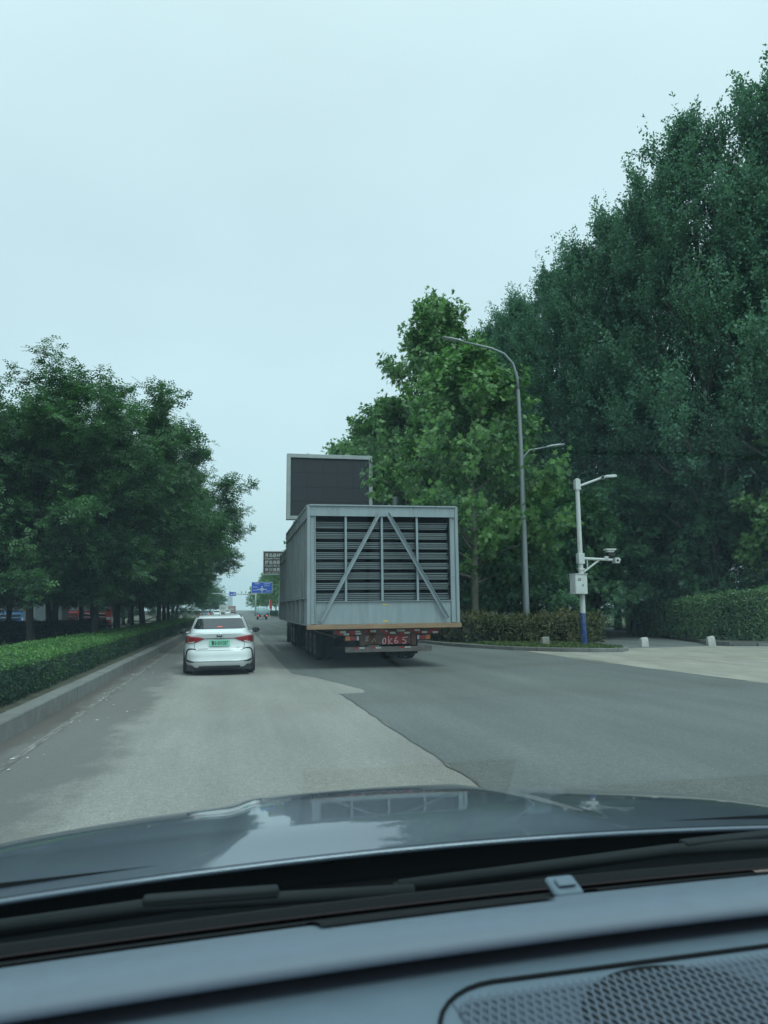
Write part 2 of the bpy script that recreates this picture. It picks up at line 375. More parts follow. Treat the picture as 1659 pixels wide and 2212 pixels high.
def leaf_mesh(name, pos, nrm, dr, size, tint, tmpl, mat):
    T, F = tmpl; N = len(pos); k = len(T)
    z = unit(nrm); y = unit(dr - z * np.sum(dr * z, 1, keepdims=True)); x = np.cross(y, z)
    V = pos[:, None, :] + size[:, None, None] * (T[None, :, 0:1] * x[:, None, :] + T[None, :, 1:2] * y[:, None, :] + T[None, :, 2:3] * z[:, None, :])
    ls = []; st = []; tot = []; c0 = 0
    for q in F: st.append(c0); tot.append(len(q)); ls += list(q); c0 += len(q)
    li = (np.array(ls)[None, :] + (np.arange(N) * k)[:, None]).ravel(); s_ = (np.array(st)[None, :] + (np.arange(N) * c0)[:, None]).ravel()
    me = bpy.data.meshes.new(name); me.vertices.add(N * k); me.loops.add(len(li)); me.polygons.add(len(s_))
    me.vertices.foreach_set('co', V.astype(np.float32).ravel()); me.loops.foreach_set('vertex_index', li.astype(np.int32))
    me.polygons.foreach_set('loop_start', s_.astype(np.int32))
    me.update(calc_edges=True)
    at = me.attributes.new('tint', 'FLOAT', 'POINT'); at.data.foreach_set('value', np.repeat(np.clip(tint, 0, 1), k).astype(np.float32))
    me.materials.append(mat); return me

def rot_about(d, angle, az):
    d = d.normalized(); a = Vector((1, 0, 0)) if abs(d.x) < .8 else Vector((0, 1, 0)); a = (a - d * a.dot(d)).normalized(); b = d.cross(a)
    return d * math.cos(angle) + (a * math.cos(az) + b * math.sin(az)) * math.sin(angle)
def grow(seed, H, tr, t0, nl, Lf, Af, curve, n2, l2, a2, shoots, slen, sup, flat=0, lean=0.02, wob=.25, tips=2, lv=(.78, 1.18)):
    """trunk, limbs and branches as tubes; leaf-bearing shoots as (p, d, length)"""
    rg = random.Random(seed); wood = MB(); sh = []
    n = 9; ph = rg.uniform(0, 6); la = rg.uniform(0, 6)
    trunk = [Vector((math.sin(i * .8 + ph) * wob * i / n + lean * H * i / n * math.cos(la), math.cos(i * .9 + ph) * wob * i / n + lean * H * i / n * math.sin(la), H * .96 * i / n)) for i in range(n + 1)]
    wood.tube(trunk, [tr * (1.25 if i == 0 else 1) * (1 - .9 * (i / n)) + .015 for i in range(n + 1)], 8)
    def tp(t):
        q = min(t, .999) * n; i = int(q); return trunk[i].lerp(trunk[i + 1], q - i)
    for j in range(nl):
        t = t0 + (1 - t0) * ((j + rg.random() * .8) / nl); tt = (t - t0) / (1 - t0)
        az = j * 2.39996 + rg.uniform(-.4, .4); L = Lf(tt) * rg.uniform(*lv); an = Af(tt) + rg.uniform(-.12, .12)
        d = Vector((math.sin(an) * math.cos(az), math.sin(an) * math.sin(az), math.cos(an))); p = tp(t / 1.02); pts = [p.copy()]; ns = 6
        dirs = [d]
        for i in range(ns):
            d = (d + Vector((rg.uniform(-.13, .13), rg.uniform(-.13, .13), curve * (1 if curve > 0 else i / ns * 2) + rg.uniform(-.06, .06)))).normalized(); p = p + d * L / ns; pts.append(p.copy()); dirs.append(d)
        r0 = tr * .42 * (1 - .65 * tt) * (L / max(Lf(.3), .1)) ** .5
        wood.tube(pts, [max(.012, r0 * (1 - i / ns * .88)) for i in range(ns + 1)], 5, cap=False)
        for i in range(n2):
            q = (.18 + .8 * (i + rg.random()) / n2) * ns; k = min(int(q), ns - 1); bp0 = pts[k].lerp(pts[k + 1], q - k); bd = dirs[k]
            d2 = rot_about(bd, a2 + rg.uniform(-.25, .25), rg.uniform(0, 6.283))
            if flat: d2.z = d2.z * (1 - flat) + rg.uniform(-.05, .12); d2.normalize()
            l = l2 * L * (1.15 - .7 * q / ns) * rg.uniform(.7, 1.3) + .25
            d2 = (d2 + Vector((0, 0, sup * .5))).normalized(); e_ = bp0 + d2 * l
            wood.tube([bp0, bp0.lerp(e_, .5) + Vector((0, 0, l * .04)), e_], [max(.008, r0 * .28), max(.006, r0 * .2), .005], 3, cap=False)
            for m_ in range(shoots):
                f = .2 + .8 * (m_ + rg.random()) / shoots
                d3 = rot_about(d2, rg.uniform(.25, .85), rg.uniform(0, 6.283)) + Vector((0, 0, sup)); 
                if flat: d3.z *= (1 - flat)
                sh.append((bp0.lerp(e_, f), d3.normalized(), slen * rg.uniform(.6, 1.35)))
        for m_ in range(tips): sh.append((pts[-1] - dirs[-1] * .2, (dirs[-1] + Vector((rg.uniform(-.25, .25), rg.uniform(-.25, .25), sup))).normalized(), slen * rg.uniform(.9, 1.4 if tips < 3 else 2.1)))
    for i in range(5): sh.append((trunk[-1] - Vector((0, 0, .5 * i * .5)), Vector((rg.uniform(-.3, .3), rg.uniform(-.3, .3), 1)).normalized(), slen * 1.2))
    return wood, sh
def foliage(name, sh, per, rad, size, tmpl, mat, seed, up=.5, outw=.4, rand=.8, droop=0.0):
    rg = np.random.default_rng(seed); S = len(sh)
    P = np.array([tuple(s[0]) for s in sh]); D = np.array([tuple(s[1]) for s in sh]); L = np.array([s[2] for s in sh])
    N = S * per; i = np.repeat(np.arange(S), per); t = rg.random(N)
    off = unit(rg.normal(size=(N, 3))) * (rg.random(N) ** .6 * rad)[:, None] * (1.1 - .75 * t)[:, None]
    pos = P[i] + D[i] * (L[i] * t)[:, None] + off
    cz = P.mean(0); ow = unit(P[i] - cz)
    nrm = unit(rg.normal(size=(N, 3)) * rand + np.array((0, 0, up)) + ow * outw)
    dr = unit(D[i] * .6 + unit(off) * .8 + rg.normal(size=(N, 3)) * .35 + np.array((0, 0, -droop)))
    sz = size * rg.uniform(.65, 1.3, N); tint = np.clip(rg.normal(.42, .2, N) + rg.normal(0, .17, S)[i] + .16 * t, 0, 1)
    return leaf_mesh(name, pos, nrm, dr, sz, tint, tmpl, mat)
def tree_kind(name, wood, sh, bark, **kw):
    return (wood.mesh(name + '_trunk', True), bark, foliage(name + '_crown', sh, **kw), sh)
ZK = [tree_kind('zelkova', *grow(11 + s, 6.5, .15, .30, 24, lambda t: 6.4 * (1 - .30 * t) * min(1, .34 + t * 1.6), lambda t: 1.28 - .85 * t, -.10, 9, .30, .85, 5, .85, .12, flat=.35, lean=.03, wob=.35, lv=(.55, 1.35)), m_bark_d,
                per=22, rad=.36, size=.36, tmpl=SPRAY, mat=m_lz, seed=s, up=.9, outw=.15, rand=.45, droop=.25) for s in range(3)]
PL = [tree_kind('plane', *grow(31 + s, 15, .21, .20, 42, lambda t: 5.5 * (1 - .82 * t ** 2.1) + .2, lambda t: 1.32 - .8 * t, .04, 7, .30, .8, 5, .75, .2, lean=.008, wob=.12), m_bark_p,
                per=15, rad=.45, size=.27, tmpl=STAR, mat=m_lp, seed=10 + s, up=.45, outw=.7, rand=.55, droop=.5) for s in range(3)]
PO = [tree_kind('poplar', *grow(51 + s, 27, .30, .16, 58, lambda t: 7.0 * (1 - .66 * t ** 1.5), lambda t: 1.02 - .47 * t, .07, 8, .30, .6, 5, 1.4, .55, lean=.006, wob=.15, tips=4), m_bark_g,
                per=33, rad=.34, size=.18, tmpl=QUAD, mat=m_lo, seed=20 + s, up=.2, outw=.3, rand=1.0) for s in range(2)]
UN = [tree_kind('understory', *grow(71 + s, 6.8, .09, .08, 26, lambda t: 3.5 * (1 - .55 * t), lambda t: 1.15 - .7 * t, -.08, 7, .34, .85, 4, .6, .1, flat=.3, lean=.03), m_bark_d,
                per=14, rad=.30, size=.29, tmpl=SPRAY, mat=m_lu, seed=30 + s, up=.8, outw=.2, rand=.5, droop=.35) for s in range(2)]
def tree(name, kind, loc, rz, s, label, cat='tree', group=None, sz=None):
    t = empty(name, loc, rz, label, cat, group); t.scale = (s, s, s * (sz or 1))
    link('trunk', kind[0], kind[1], t); tag(link('crown', kind[2], None, t), kind='stuff')
    return t
# left wood
ORD = ['nearest', 'second', 'third', 'fourth', 'fifth', 'sixth', 'seventh', 'eighth', 'ninth', 'tenth']
zg = 'zelkova trees on the left verge'
ZS = [(-6.35, 27, .90, 'a pale slender leaning trunk near the blue truck'), (-4.75, 28.6, .95, 'a thin trunk in front of the red truck'),
      (-5.0, 36.5, .98, None), (-4.7, 44, 1.03, None), (-4.7, 52, 1.05, None), (-4.9, 60, 1.04, None), (-5.2, 68, 1.0, None),
      (-9.3, 31.5, .94, None), (-7.2, 34.5, 1.0, None), (-6.9, 42, 1.02, None), (-7.0, 50, 1.0, None), (-7.2, 60, .98, None), (-8.6, 40, 1.0, None), (-8.9, 49, 1.0, None),
      (-13.2, 29, .95, None), (-12.8, 38, 1.0, None), (-12.4, 47, 1.1, None), (-16.5, 35, 1.1, None), (-17, 45, 1.05, None)]
for i, (x, y, s, l) in enumerate(ZS):
    if not l and 2 <= i < 7: l = 'its crown over the road, %s along the left hedge' % ORD[i]
    lab = 'dark green spreading tree with ' + l if l else 'dark leafy tree with a thin dark trunk in the crowded left verge wood'
    tree('zelkova_tree', ZK[i % 3], (x, y, .15), i * 2.1, s, lab, group=None if l else zg)
for i, (x, y, s) in enumerate([(-6.5, 236, .8), (-9, 268, .9), (-8, 300, .9), (-7, 345, .95), (-9, 400, 1.0)]):
    tree('median_tree', ZK[i % 3], (x, y, .15), i * 1.7, s, ('hazy round tree, nearest on the far median beyond the white car' if i == 0 else 'hazy tree far down the median beyond the nearest round one'), group='trees on the far median' if i else None)
for i, (x, y, s) in enumerate([(-24, 92, 1.3), (-31, 94, 1.4), (-38, 88, 1.4), (-18, 96, 1.3), (-12, 97, 1.2), (-45, 84, 1.4), (-34, 48, 1.2), (-7, 96, 1.1)]):
    tree('background_tree', ZK[(i + 1) % 3], (x, y, 0), i * 1.3, s, 'dark tree behind the parked trucks on the far left', group='trees behind the parked trucks')
for i, (x, y, s) in enumerate([(-9.5, 86, 1.5), (-14, 85, 1.4), (-19, 84, 1.4), (-24, 84, 1.5), (-29, 82, 1.5), (-34, 80, 1.5), (-39, 78, 1.6), (-6.0, 88, 1.3), (-22, 88, 1.5), (-27, 87, 1.5), (-12, 92, 1.6), (-17, 90, 1.5), (-32, 86, 1.6), (-44, 76, 1.6)]):
    tree('shrub_tree', UN[i % 2], (x, y, -.4), i * 1.1, s, 'low dark shrub tree closing the view behind the parked trucks', group='shrubs behind the parked trucks')
# plane trees along the right kerb
pg = 'plane trees along the right kerb'
PS_ = [(11.55, 36, .93, .99, 'bright green plane tree with pale mottled trunk just right of the cooling unit'), (13.3, 48, 1.0, 1.42, 'tallest pointed plane tree, rising above the street lamp head'),
       (10.6, 51, .98, 1.05, None), (11.0, 57, 1.0, 1.02, None), (11.0, 68, 1.06, 1.02, None), (11.5, 79, .98, 1, None), (11.4, 91, 1.05, 1, None), (12.2, 104, .84, 1.12, None), (12.6, 118, .82, 1.12, None), (12.8, 133, .84, 1.1, None),
       (12.9, 149, .9, 1.05, None), (11.6, 166, 1, .92, None), (11.6, 186, 1, .9, None), (11.6, 210, 1, .85, None), (11.8, 240, 1, .85, None), (12, 275, 1, .85, None), (12, 315, 1.05, .8, None), (12, 365, 1.1, .8, None),
       (29.0, 33.0, .95, .9, 'broad leaved tree with dull green leaves at the right edge over the hedge')]
for i, (x, y, s, z_, l) in enumerate(PS_):
    tree('plane_tree', PL[i % 3], (x, y, .1), i * 1.9, s, l or ('green plane tree, %s from the lorry in the row along the right kerb' % ORD[i] if i < 9 else 'hazy far plane tree in the row receding along the right kerb'), group=None if l or i < 9 else pg, sz=z_)
# the largest leaves that show on the nearest plane tree, one by one
pt = [o for o in C.objects if o.name == 'plane_tree'][0]; pc = [c for c in pt.children if c.name.startswith('crown')][0]
rl = random.Random(9); lv_ = []
for k in range(3): lv_.append(leaf_mesh('large_leaf', np.zeros((1, 3)), np.array([[0, 0, 1.]]), np.array([[0, 1., 0]]), np.array([.30]), np.array([.45 + .22 * k]), STAR, m_lp))
cs = sorted(PL[0][3], key=lambda s_: s_[0].y + s_[1].y * s_[2] + rl.uniform(-.8, .8))[:150]
for k in range(300):
    p_, d_, l_ = cs[k % 150]; f_ = rl.uniform(.5, 1.1)
    link('leaf', lv_[k % 3], None, pc, p_ + d_ * l_ * f_ + Vector((rl.uniform(-.35, .35), rl.uniform(-.5, -.1), rl.uniform(-.3, .3))), (rl.uniform(.5, 1.5), rl.uniform(-.6, .6), rl.uniform(2.2, 4.0)), (rl.uniform(.8, 1.25),) * 3)
# tall poplars behind
for i, (x, y, s) in enumerate([(28.0, 33.5, 1.08), (25.6, 37.2, 1.05), (25.6, 41.6, 1.0), (23.0, 46.5, .93), (21.8, 54, .90), (21.8, 61, .92), (21.8, 69, .92), (31, 39, .98), (34.5, 32.5, 1.06), (27.5, 52, .84), (23.5, 78, .82), (36, 40, .98), (24.6, 44.5, .98), (22.6, 50.5, .93), (21.9, 57.5, .92), (21.9, 65, .93)]):
    tree('poplar_tree', PO[i % 2], (x, y, 0), i * 2.3, s * .92, sz=1.09, label=('very tall grey-green poplar, %s of the front row counted from the right edge' % ('first', 'second', 'third', 'fourth', 'fifth', 'sixth', 'seventh')[i] if i < 7 else 'very tall grey-green poplar behind the front row on the right'), group=None if i < 7 else 'tall poplars behind the front row')
# understory
for i, (x, y, s, l) in enumerate([(14.3, 36.5, .92 , 'small layered tree between the street lamp and the camera pole'), (18.3, 38.2, 1.0, 'layered small tree behind the camera pole bracket'), (21.8, 39.5, 1.1, 'layered small tree rising over the left end of the tall hedge'), (25.4, 36.8, 1.12, 'layered small tree behind the middle of the tall hedge'), (29, 34.8, 1.2, 'layered small tree behind the tall hedge at the right frame edge'),
                               (17.2, 44, 1.2, None), (25.5, 42, 1.3, None), (33, 34, 1.25, None), (13.2, 43, 1.1, None), (21, 48, 1.3, None), (29, 42, 1.3, None), (16, 52, 1.3, None), (27.5, 48, 1.4, None), (32, 39, 1.4, None), (35, 33, 1.4, None), (23, 56, 1.4, None), (18.5, 62, 1.4, None), (33, 48, 1.5, None), (38, 38, 1.5, None), (29, 58, 1.5, None)]):
    tree('understory_tree', UN[i % 2], (x, y, .05), i * 2.7, s, l or 'dark layered small tree under the poplars behind the tall hedge', group=None if l else 'small trees under the poplars')

def hedge(label, spine, hw, h, z0, dens, size, mat, seed, name='hedge', tmpl=QUAD, lump=.08, core=m_core, dfar=None, topround=.12, up=.35, droop=-.3, sdk=0.0):
    """clipped hedge along a spine of (x, y): dark light-blocking core and a shell of leaves"""
    rg = np.random.default_rng(seed); P = [np.array((x, y, z0)) for x, y in spine]; root = empty(name, (spine[0][0], spine[0][1], z0), 0, label, 'hedge')
    base = P[0]; pos = []; nr = []; mb = MB()
    hs = list(h) if hasattr(h, '__len__') else [h] * len(P); h = max(hs)
    for si, (a, b) in enumerate(zip(P, P[1:])):
        h0, h1 = hs[si], hs[si + 1]; h = (h0 + h1) / 2
        L = np.linalg.norm(b - a); d = (b - a) / L; n = np.array((d[1], -d[0], 0)); mid = (a + b) / 2
        dist = max(6., np.linalg.norm(mid[:2])); dn = dens if dfar is None else dens * min(1, (dfar / dist) ** 1.5)
        areas = [(L * h, n, 0), (L * h, -n, 0), (L * hw * 2, np.array((0, 0, 1.)), 1)]
        for ar, nn, top in areas:
            k = int(ar * dn); u_ = rg.random(k) * L; v_ = rg.random(k); hh = h0 + (h1 - h0) * u_ / L
            dep = -np.abs(rg.normal(0, .05, k)) + lump * .5 * np.sin(u_ * 2.1 + v_ * 5 + seed) * np.sin(u_ * 5.3 + seed) + rg.normal(0, lump * .35, k)
            if top: q = a + d * u_[:, None] + n * ((v_ * 2 - 1) * hw)[:, None] + np.array((0, 0, 1.)) * (hh + dep - topround * np.abs(v_ * 2 - 1) ** 6)[:, None]
            else: q = a + d * u_[:, None] + nn * (hw + dep - topround * v_ ** 8 - .05 * (v_ < .15))[:, None] + np.array((0, 0, 1.)) * (v_ * hh)[:, None]
            pos.append(q); nr.append(np.repeat(nn[None], k, 0))
        c = .86
        a_, b_ = a - base, b - base; nb = n * (hw - .22)
        mb.add([a_ - nb, a_ + nb, b_ + nb, b_ - nb] + [q + np.array((0, 0, h - .16)) for q in (a_ - nb * .96, a_ + nb * .96, b_ + nb * .96, b_ - nb * .96)], [(0, 1, 2, 3), (4, 5, 6, 7), (0, 1, 5, 4), (1, 2, 6, 5), (2, 3, 7, 6), (3, 0, 4, 7)])
    for (p, q, h) in ((P[0], P[1], hs[0]), (P[-1], P[-2], hs[-1])):   # rounded ends
        d = unit((p - q)[None])[0]; n = np.array((d[1], -d[0], 0)); k = int(hw * 2 * h * dens); v_ = rg.random(k); uu = rg.random(k) * 2 - 1
        pos.append(p + n * (uu * hw)[:, None] + d * (rg.normal(0, .05, k) + .04 - .1 * np.abs(uu) ** 4)[:, None] + np.array((0, 0, 1.)) * (v_ * h)[:, None]); nr.append(np.repeat(d[None], k, 0))
    for p, h in zip(P[1:-1], hs[1:-1]):                        # round the bends
        k = int(6.3 * hw * h * dens * .8); t_a = rg.random(k) * 6.283; v_ = rg.random(k); dd = np.stack([np.cos(t_a), np.sin(t_a), np.zeros(k)], 1)
        pos.append(p + dd * (hw - .03 - np.abs(rg.normal(0, .06, k)) - topround * v_ ** 8)[:, None] + np.array((0, 0, 1.)) * (v_ * h)[:, None]); nr.append(dd)
    h = max(hs); pos = np.concatenate(pos) - base; nr = np.concatenate(nr); N = len(pos)
    nrm = unit(nr * .7 + rg.normal(size=(N, 3)) * .6 + np.array((0, 0, up))); dr = unit(nr * .5 + rg.normal(size=(N, 3)) * .6 + np.array((0, 0, -droop)))
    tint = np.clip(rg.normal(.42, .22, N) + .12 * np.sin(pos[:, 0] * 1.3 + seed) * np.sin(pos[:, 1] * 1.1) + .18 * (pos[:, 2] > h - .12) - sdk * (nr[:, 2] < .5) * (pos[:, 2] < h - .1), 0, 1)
    mb.build('branches', core, root)  # solid dark box in place of branches, added to block light
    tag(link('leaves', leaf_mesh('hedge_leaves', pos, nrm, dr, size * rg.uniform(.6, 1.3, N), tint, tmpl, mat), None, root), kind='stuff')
    return root
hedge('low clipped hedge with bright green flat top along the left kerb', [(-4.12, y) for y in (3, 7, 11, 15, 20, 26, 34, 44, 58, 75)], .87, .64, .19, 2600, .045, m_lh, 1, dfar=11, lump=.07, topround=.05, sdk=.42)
hedge('dark second hedge behind the pale leaning trunk on the left', [(-24, 31), (-14, 32.2), (-9, 33), (-5.6, 35.5)], .7, .95, .19, 700, .09, m_ld, 2)
hedge('rough low reddish hedge beside the camera pole', [(9.75, 36), (10.6, 33.4), (12.2, 31.6), (14.2, 31.2), (15.6, 32.2)],   .75, (1.0, 1.12, .95, 1.2, 1.05), .11, 700, .10, m_lr, 3, lump=.34)
hedge('low dark hedge strip running on along the right kerb', [(9.9, 38), (9.9, 60), (9.9, 90), (9.9, 140), (9.9, 200)], .8, 1.0, .11, 300, .15, m_ld, 4, dfar=45, lump=.2)
hedge('tall clipped glossy hedge at the right edge', [(25.0, 44), (23.6, 38.5), (22.6, 33.2), (23.3, 31.2), (25.2, 30.3), (28, 29.9), (32, 29.9)], 1.05, (1.7, 1.8, 1.95, 2.2, 2.45, 2.55, 2.6), .1, 700, .105, m_lt, 5, lump=.2, topround=.3)
def grass(name, label, region, n, size, mat, seed, z0):
    rg = np.random.default_rng(seed); x0, x1, y0, y1 = region
    pos = np.stack([rg.uniform(x0, x1, n), rg.uniform(y0, y1, n), np.full(n, z0)], 1)
    return pos, rg
gp = []
rg = np.random.default_rng(7); n = 16000
u_ = rg.random(n); xx = 10.3 + 3.9 * u_; yb = np.interp(xx, [10.3, 11.6, 12.7, 13.8, 14.5], [29.0, 27.3, 26.55, 26.25, 26.6]); yy = yb + rg.random(n) * (np.interp(xx, [10.3, 12, 14.8], [3, 4.4, 5]))
pos = np.stack([xx, yy, np.full(n, .113)], 1)
tag(link('grass', leaf_mesh('grass', pos, unit(rg.normal(size=(n, 3)) + np.array((0, -.4, 0))), unit(rg.normal(size=(n, 3)) * .5 + np.array((0, 0, 1.))), rg.uniform(.05, .16, n), rg.beta(2, 2, n), NARROW, m_gr)), 'short patchy grass round the foot of the camera pole', 'grass', kind='stuff')
n = 26000
pos = np.stack([rg.uniform(-12, -5.1, n), rg.uniform(13, 34, n), np.full(n, .19)], 1)
tag(link('grass', leaf_mesh('grass', pos, unit(rg.normal(size=(n, 3)) + np.array((0, -.4, 0))), unit(rg.normal(size=(n, 3)) * .5 + np.array((0, 0, 1.))), rg.uniform(.1, .28, n), rg.beta(2, 2, n), NARROW, m_gr)), 'short grass under the trees on the left verge', 'grass', kind='stuff')
# ---------------------------------------------------------------- object materials
m_galv = pm('blue_grey_galvanised', (.295, .348, .37), .5, .25, var=.10, scale=2.5, bump=.08, bscale=5, dirt=(.21, .235, .235), damt=.5, dscale=1.6, stretch=(2.5, 2.5, .35))
m_side = pm('weathered_zinc_side', (.27, .30, .305), .65, .2, var=.2, scale=3, dirt=(.17, .19, .19), damt=.6, dscale=2, stretch=(1, 1, .3))
m_slat = pm('fill_slat', (.165, .195, .205), .55, .1, var=.15, scale=4)
m_dark = pm('dark_interior', (.012, .014, .015), .9, var=0)
m_bolt = pm('bolt_steel', (.5, .53, .55), .35, .8, var=0)
m_rust = pm('rusty_red_steel', (.17, .085, .065), .8, var=.3, scale=7, bump=.3, bscale=40, dirt=(.16, .14, .125), damt=.6, dscale=5)
m_dusty = pm('dusty_brown_steel', (.23, .20, .18), .85, var=.25, scale=6, dirt=(.13, .10, .085), damt=.6, dscale=4)
m_wood = pm('raw_timber', (.30, .19, .115), .8, var=.3, scale=5, stretch=(.4, 6, 6), bump=.3, bscale=20)
m_tyre = pm('tyre_rubber', (.022, .022, .022), .85, var=.3, scale=10, bump=.4, bscale=30, dirt=(.06, .058, .052), damt=.5, dscale=3)
m_rim = pm('wheel_rim', (.3, .3, .31), .4, .8, var=.15)
m_chas = pm('chassis_black', (.03, .028, .027), .8, var=.3, dirt=(.08, .07, .06), damt=.5)
m_tred = pm('tape_red', (.52, .035, .04), .5, var=.2, scale=20, dirt=(.2, .1, .09), damt=.5, dscale=9)
m_twht = pm('tape_white', (.72, .74, .72), .5, var=.15, scale=20, dirt=(.4, .36, .32), damt=.5, dscale=9)
m_lred = pm('lamp_red', (.35, .02, .02), .25, var=.1, coat=.5); m_lamb = pm('lamp_amber', (.75, .22, .05), .25, var=.1, coat=.5); m_lwht = pm('lamp_clear', (.6, .66, .7), .2, var=.1, coat=.5)
m_spray = pm('sprayed_pink_paint', (.85, .55, .58), .7, var=.2, scale=15); m_sprw = pm('sprayed_white_paint', (.6, .55, .53), .7, var=.3, scale=15); m_sprr = pm('sprayed_red_paint', (.42, .035, .04), .7, var=.3, scale=9, dirt=(.2, .08, .07), damt=.7, dscale=7)
m_yel = pm('yellow_sticker', (.75, .5, .06), .6, var=.1)
m_rope = pm('tie_rope', (.16, .13, .10), .9, var=.3, scale=30)
m_white = pm('white_car_paint', (.74, .77, .77), .35, 0, var=.03, scale=2, coat=1, spec=.5)
m_glass = pm('car_glass', (.012, .015, .017), .03, 0, var=0, spec=.8)
m_blkpl = pm('black_plastic', (.018, .019, .02), .5, var=.1)
m_chrome = pm('chrome', (.75, .77, .78), .15, 1, var=0)
m_tail = pm('tail_lamp_red', (.30, .012, .02), .15, var=.15, scale=12, coat=1)
m_lit = pm('lit_brake_lamp', (.6, .05, .04), .3, var=0, emit=(1, .12, .08), estr=1.6)
m_plate = pm('green_plate', (.24, .62, .44), .4, var=.05); m_ink = pm('black_ink', (.01, .012, .012), .5, var=0)
def ribbon(pts, wd, y, closed=False):
    """flat painted stroke in the x-z plane, facing -y"""
    mb = MB(); P = [Vector((a, b)) for a, b in pts]
    if closed: P.append(P[0])
    L = []; n = len(P)
    for i, p in enumerate(P):
        d = (P[min(i + 1, n - 1)] - P[max(i - 1, 0)]).normalized(); q = Vector((-d.y, d.x)) * wd / 2
        L.append([(p.x - q.x, y, p.y - q.y), (p.x + q.x, y, p.y + q.y)])
    mb.grid(L); return mb
def wheel(parent, x, y, r, wd, side, dual=False, tyre_y=None):
    """side -1 left, 1 right; x is the outer face"""
    for k in range(2 if dual else 1):
        xo = x - side * k * (wd + .05); s = side
        prof = [(-wd / 2, r * .62), (-wd / 2, r * .9), (-wd / 2 + .04, r * .985), (-.02, r), (.02, r), (wd / 2 - .04, r * .985), (wd / 2, r * .9), (wd / 2, r * .62)]
        t = MB().lathe(prof, 28, 'x').build('wheel', m_tyre, parent, True, loc=(xo - s * wd / 2, y, r), angle=40)
        if k == 0:
            MB().lathe([(s * (wd / 2 - .05), r * .6), (s * (wd / 2 + .004), r * .6), (s * (wd / 2 + .002), r * .5), (s * (wd / 2 - .05), r * .42), (s * (wd / 2 - .04), r * .15), (s * (wd / 2), r * .12)], 20, 'x').build('rim', m_rim, t, True, angle=40)

# ---------------------------------------------------------------- lorry
tr = empty('truck', (4.24, 21.0, 0), 0, 'flatbed trailer lorry with rusty tail, red and white tape and sprayed number', 'truck'); tr.rotation_euler = (0, R(-.35), 0)
MB().box(-1.5, 1.5, .3, 15.4, .96, 1.10).box(-.75, -.55, .4, 15, .62, .96).box(.55, .75, .4, 15, .62, .96).build('deck', m_chas, tr)
MB().box(-1.515, 1.515, 0, .14, .905, 1.07).build('rear_beam', m_rust, tr, bevel=.012)
for sgn in (-1, 1): MB().box(sgn * .72 - .07, sgn * .72 + .07, -.008, .1, .60, .915).build('board_bracket', m_rust, tr, bevel=.008)
bd = MB().box(-.645, .645, .02, .05, .63, .90).build('number_board', m_rust, tr, bevel=.006)
MB().box(-.1, .47, .012, .019, .65, .87).build('red_paint_patch', m_sprr, bd)
def zx(a): return (a - 900) * .00228
def zz(b): return 1.075 - (b - 265) * .00228 + .004
yt = .0075
lt = MB()
def stroke(pts, wd=.026, closed=False): lt.__init__(); r_ = ribbon([(zx(a), zz(b)) for a, b in pts], wd, yt, closed); lt.v = r_.v; lt.f = r_.f; return lt
stroke([(860, 385), (838, 400), (832, 430), (840, 455), (858, 455), (870, 430), (868, 400), (860, 385)], .028).build('sprayed_digit', m_spray, bd)
stroke([(905, 365), (908, 465)], .026).build('sprayed_letter', m_spray, bd); stroke([(948, 390), (908, 432), (930, 448), (955, 462)], .022).build('sprayed_letter', m_spray, bd)
stroke([(1012, 372), (990, 395), (980, 425), (985, 448), (1005, 452), (1020, 438), (1010, 420), (988, 425)], .026).build('sprayed_digit', m_spray, bd)
stroke([(1145, 378), (1085, 385), (1078, 408), (1110, 415), (1122, 438), (1105, 455), (1075, 450)], .026).build('sprayed_digit', m_spray, bd)
lt2 = MB()
for p in ([(622, 365), (636, 372)], [(618, 385), (634, 388), (632, 412), (618, 416), (655, 416)], [(640, 368), (660, 366), (650, 382), (650, 402)]): q = ribbon([(zx(a), zz(b)) for a, b in p], .015, yt); lt2.add(q.v, q.f)
lt2.build('sprayed_character', m_sprw, bd)
lt3 = MB()
for p in ([(708, 430), (728, 385), (748, 430)],): q = ribbon([(zx(a), zz(b)) for a, b in p], .015, yt); lt3.add(q.v, q.f)
lt3.build('sprayed_letter', m_sprw, bd)
tape = [(252, 315, 293, 318, 0), (316, 385, 291, 316, 1), (295, 358, 320, 343, 0), (358, 424, 318, 342, 1), (430, 495, 288, 312, 0), (495, 560, 288, 306, 1), (432, 500, 313, 336, 0), (500, 570, 312, 334, 1),
        (620, 680, 285, 305, 0), (678, 752, 282, 306, 1), (802, 866, 282, 303, 0), (866, 895, 282, 300, 1), (855, 922, 303, 326, 0), (922, 990, 301, 325, 1), (1010, 1108, 274, 296, 1),
        (1036, 1102, 302, 326, 0), (1102, 1170, 301, 325, 1), (1166, 1228, 272, 293, 0), (1228, 1294, 270, 292, 1), (1254, 1318, 297, 320, 0), (1320, 1387, 294, 317, 1), (1416, 1500, 270, 290, 0), (1393, 1456, 296, 319, 0), (1456, 1520, 295, 318, 1)]
for a, b, c_, d_, k in tape:
    tl = (900 - (a + b) / 2) / 1330 * 18
    MB().box(zx(a), zx(b), -.004, -.001, zz(d_ - tl + 12), zz(c_ - tl + 12)).build('reflective_tape', m_twht if k else m_tred, tr)
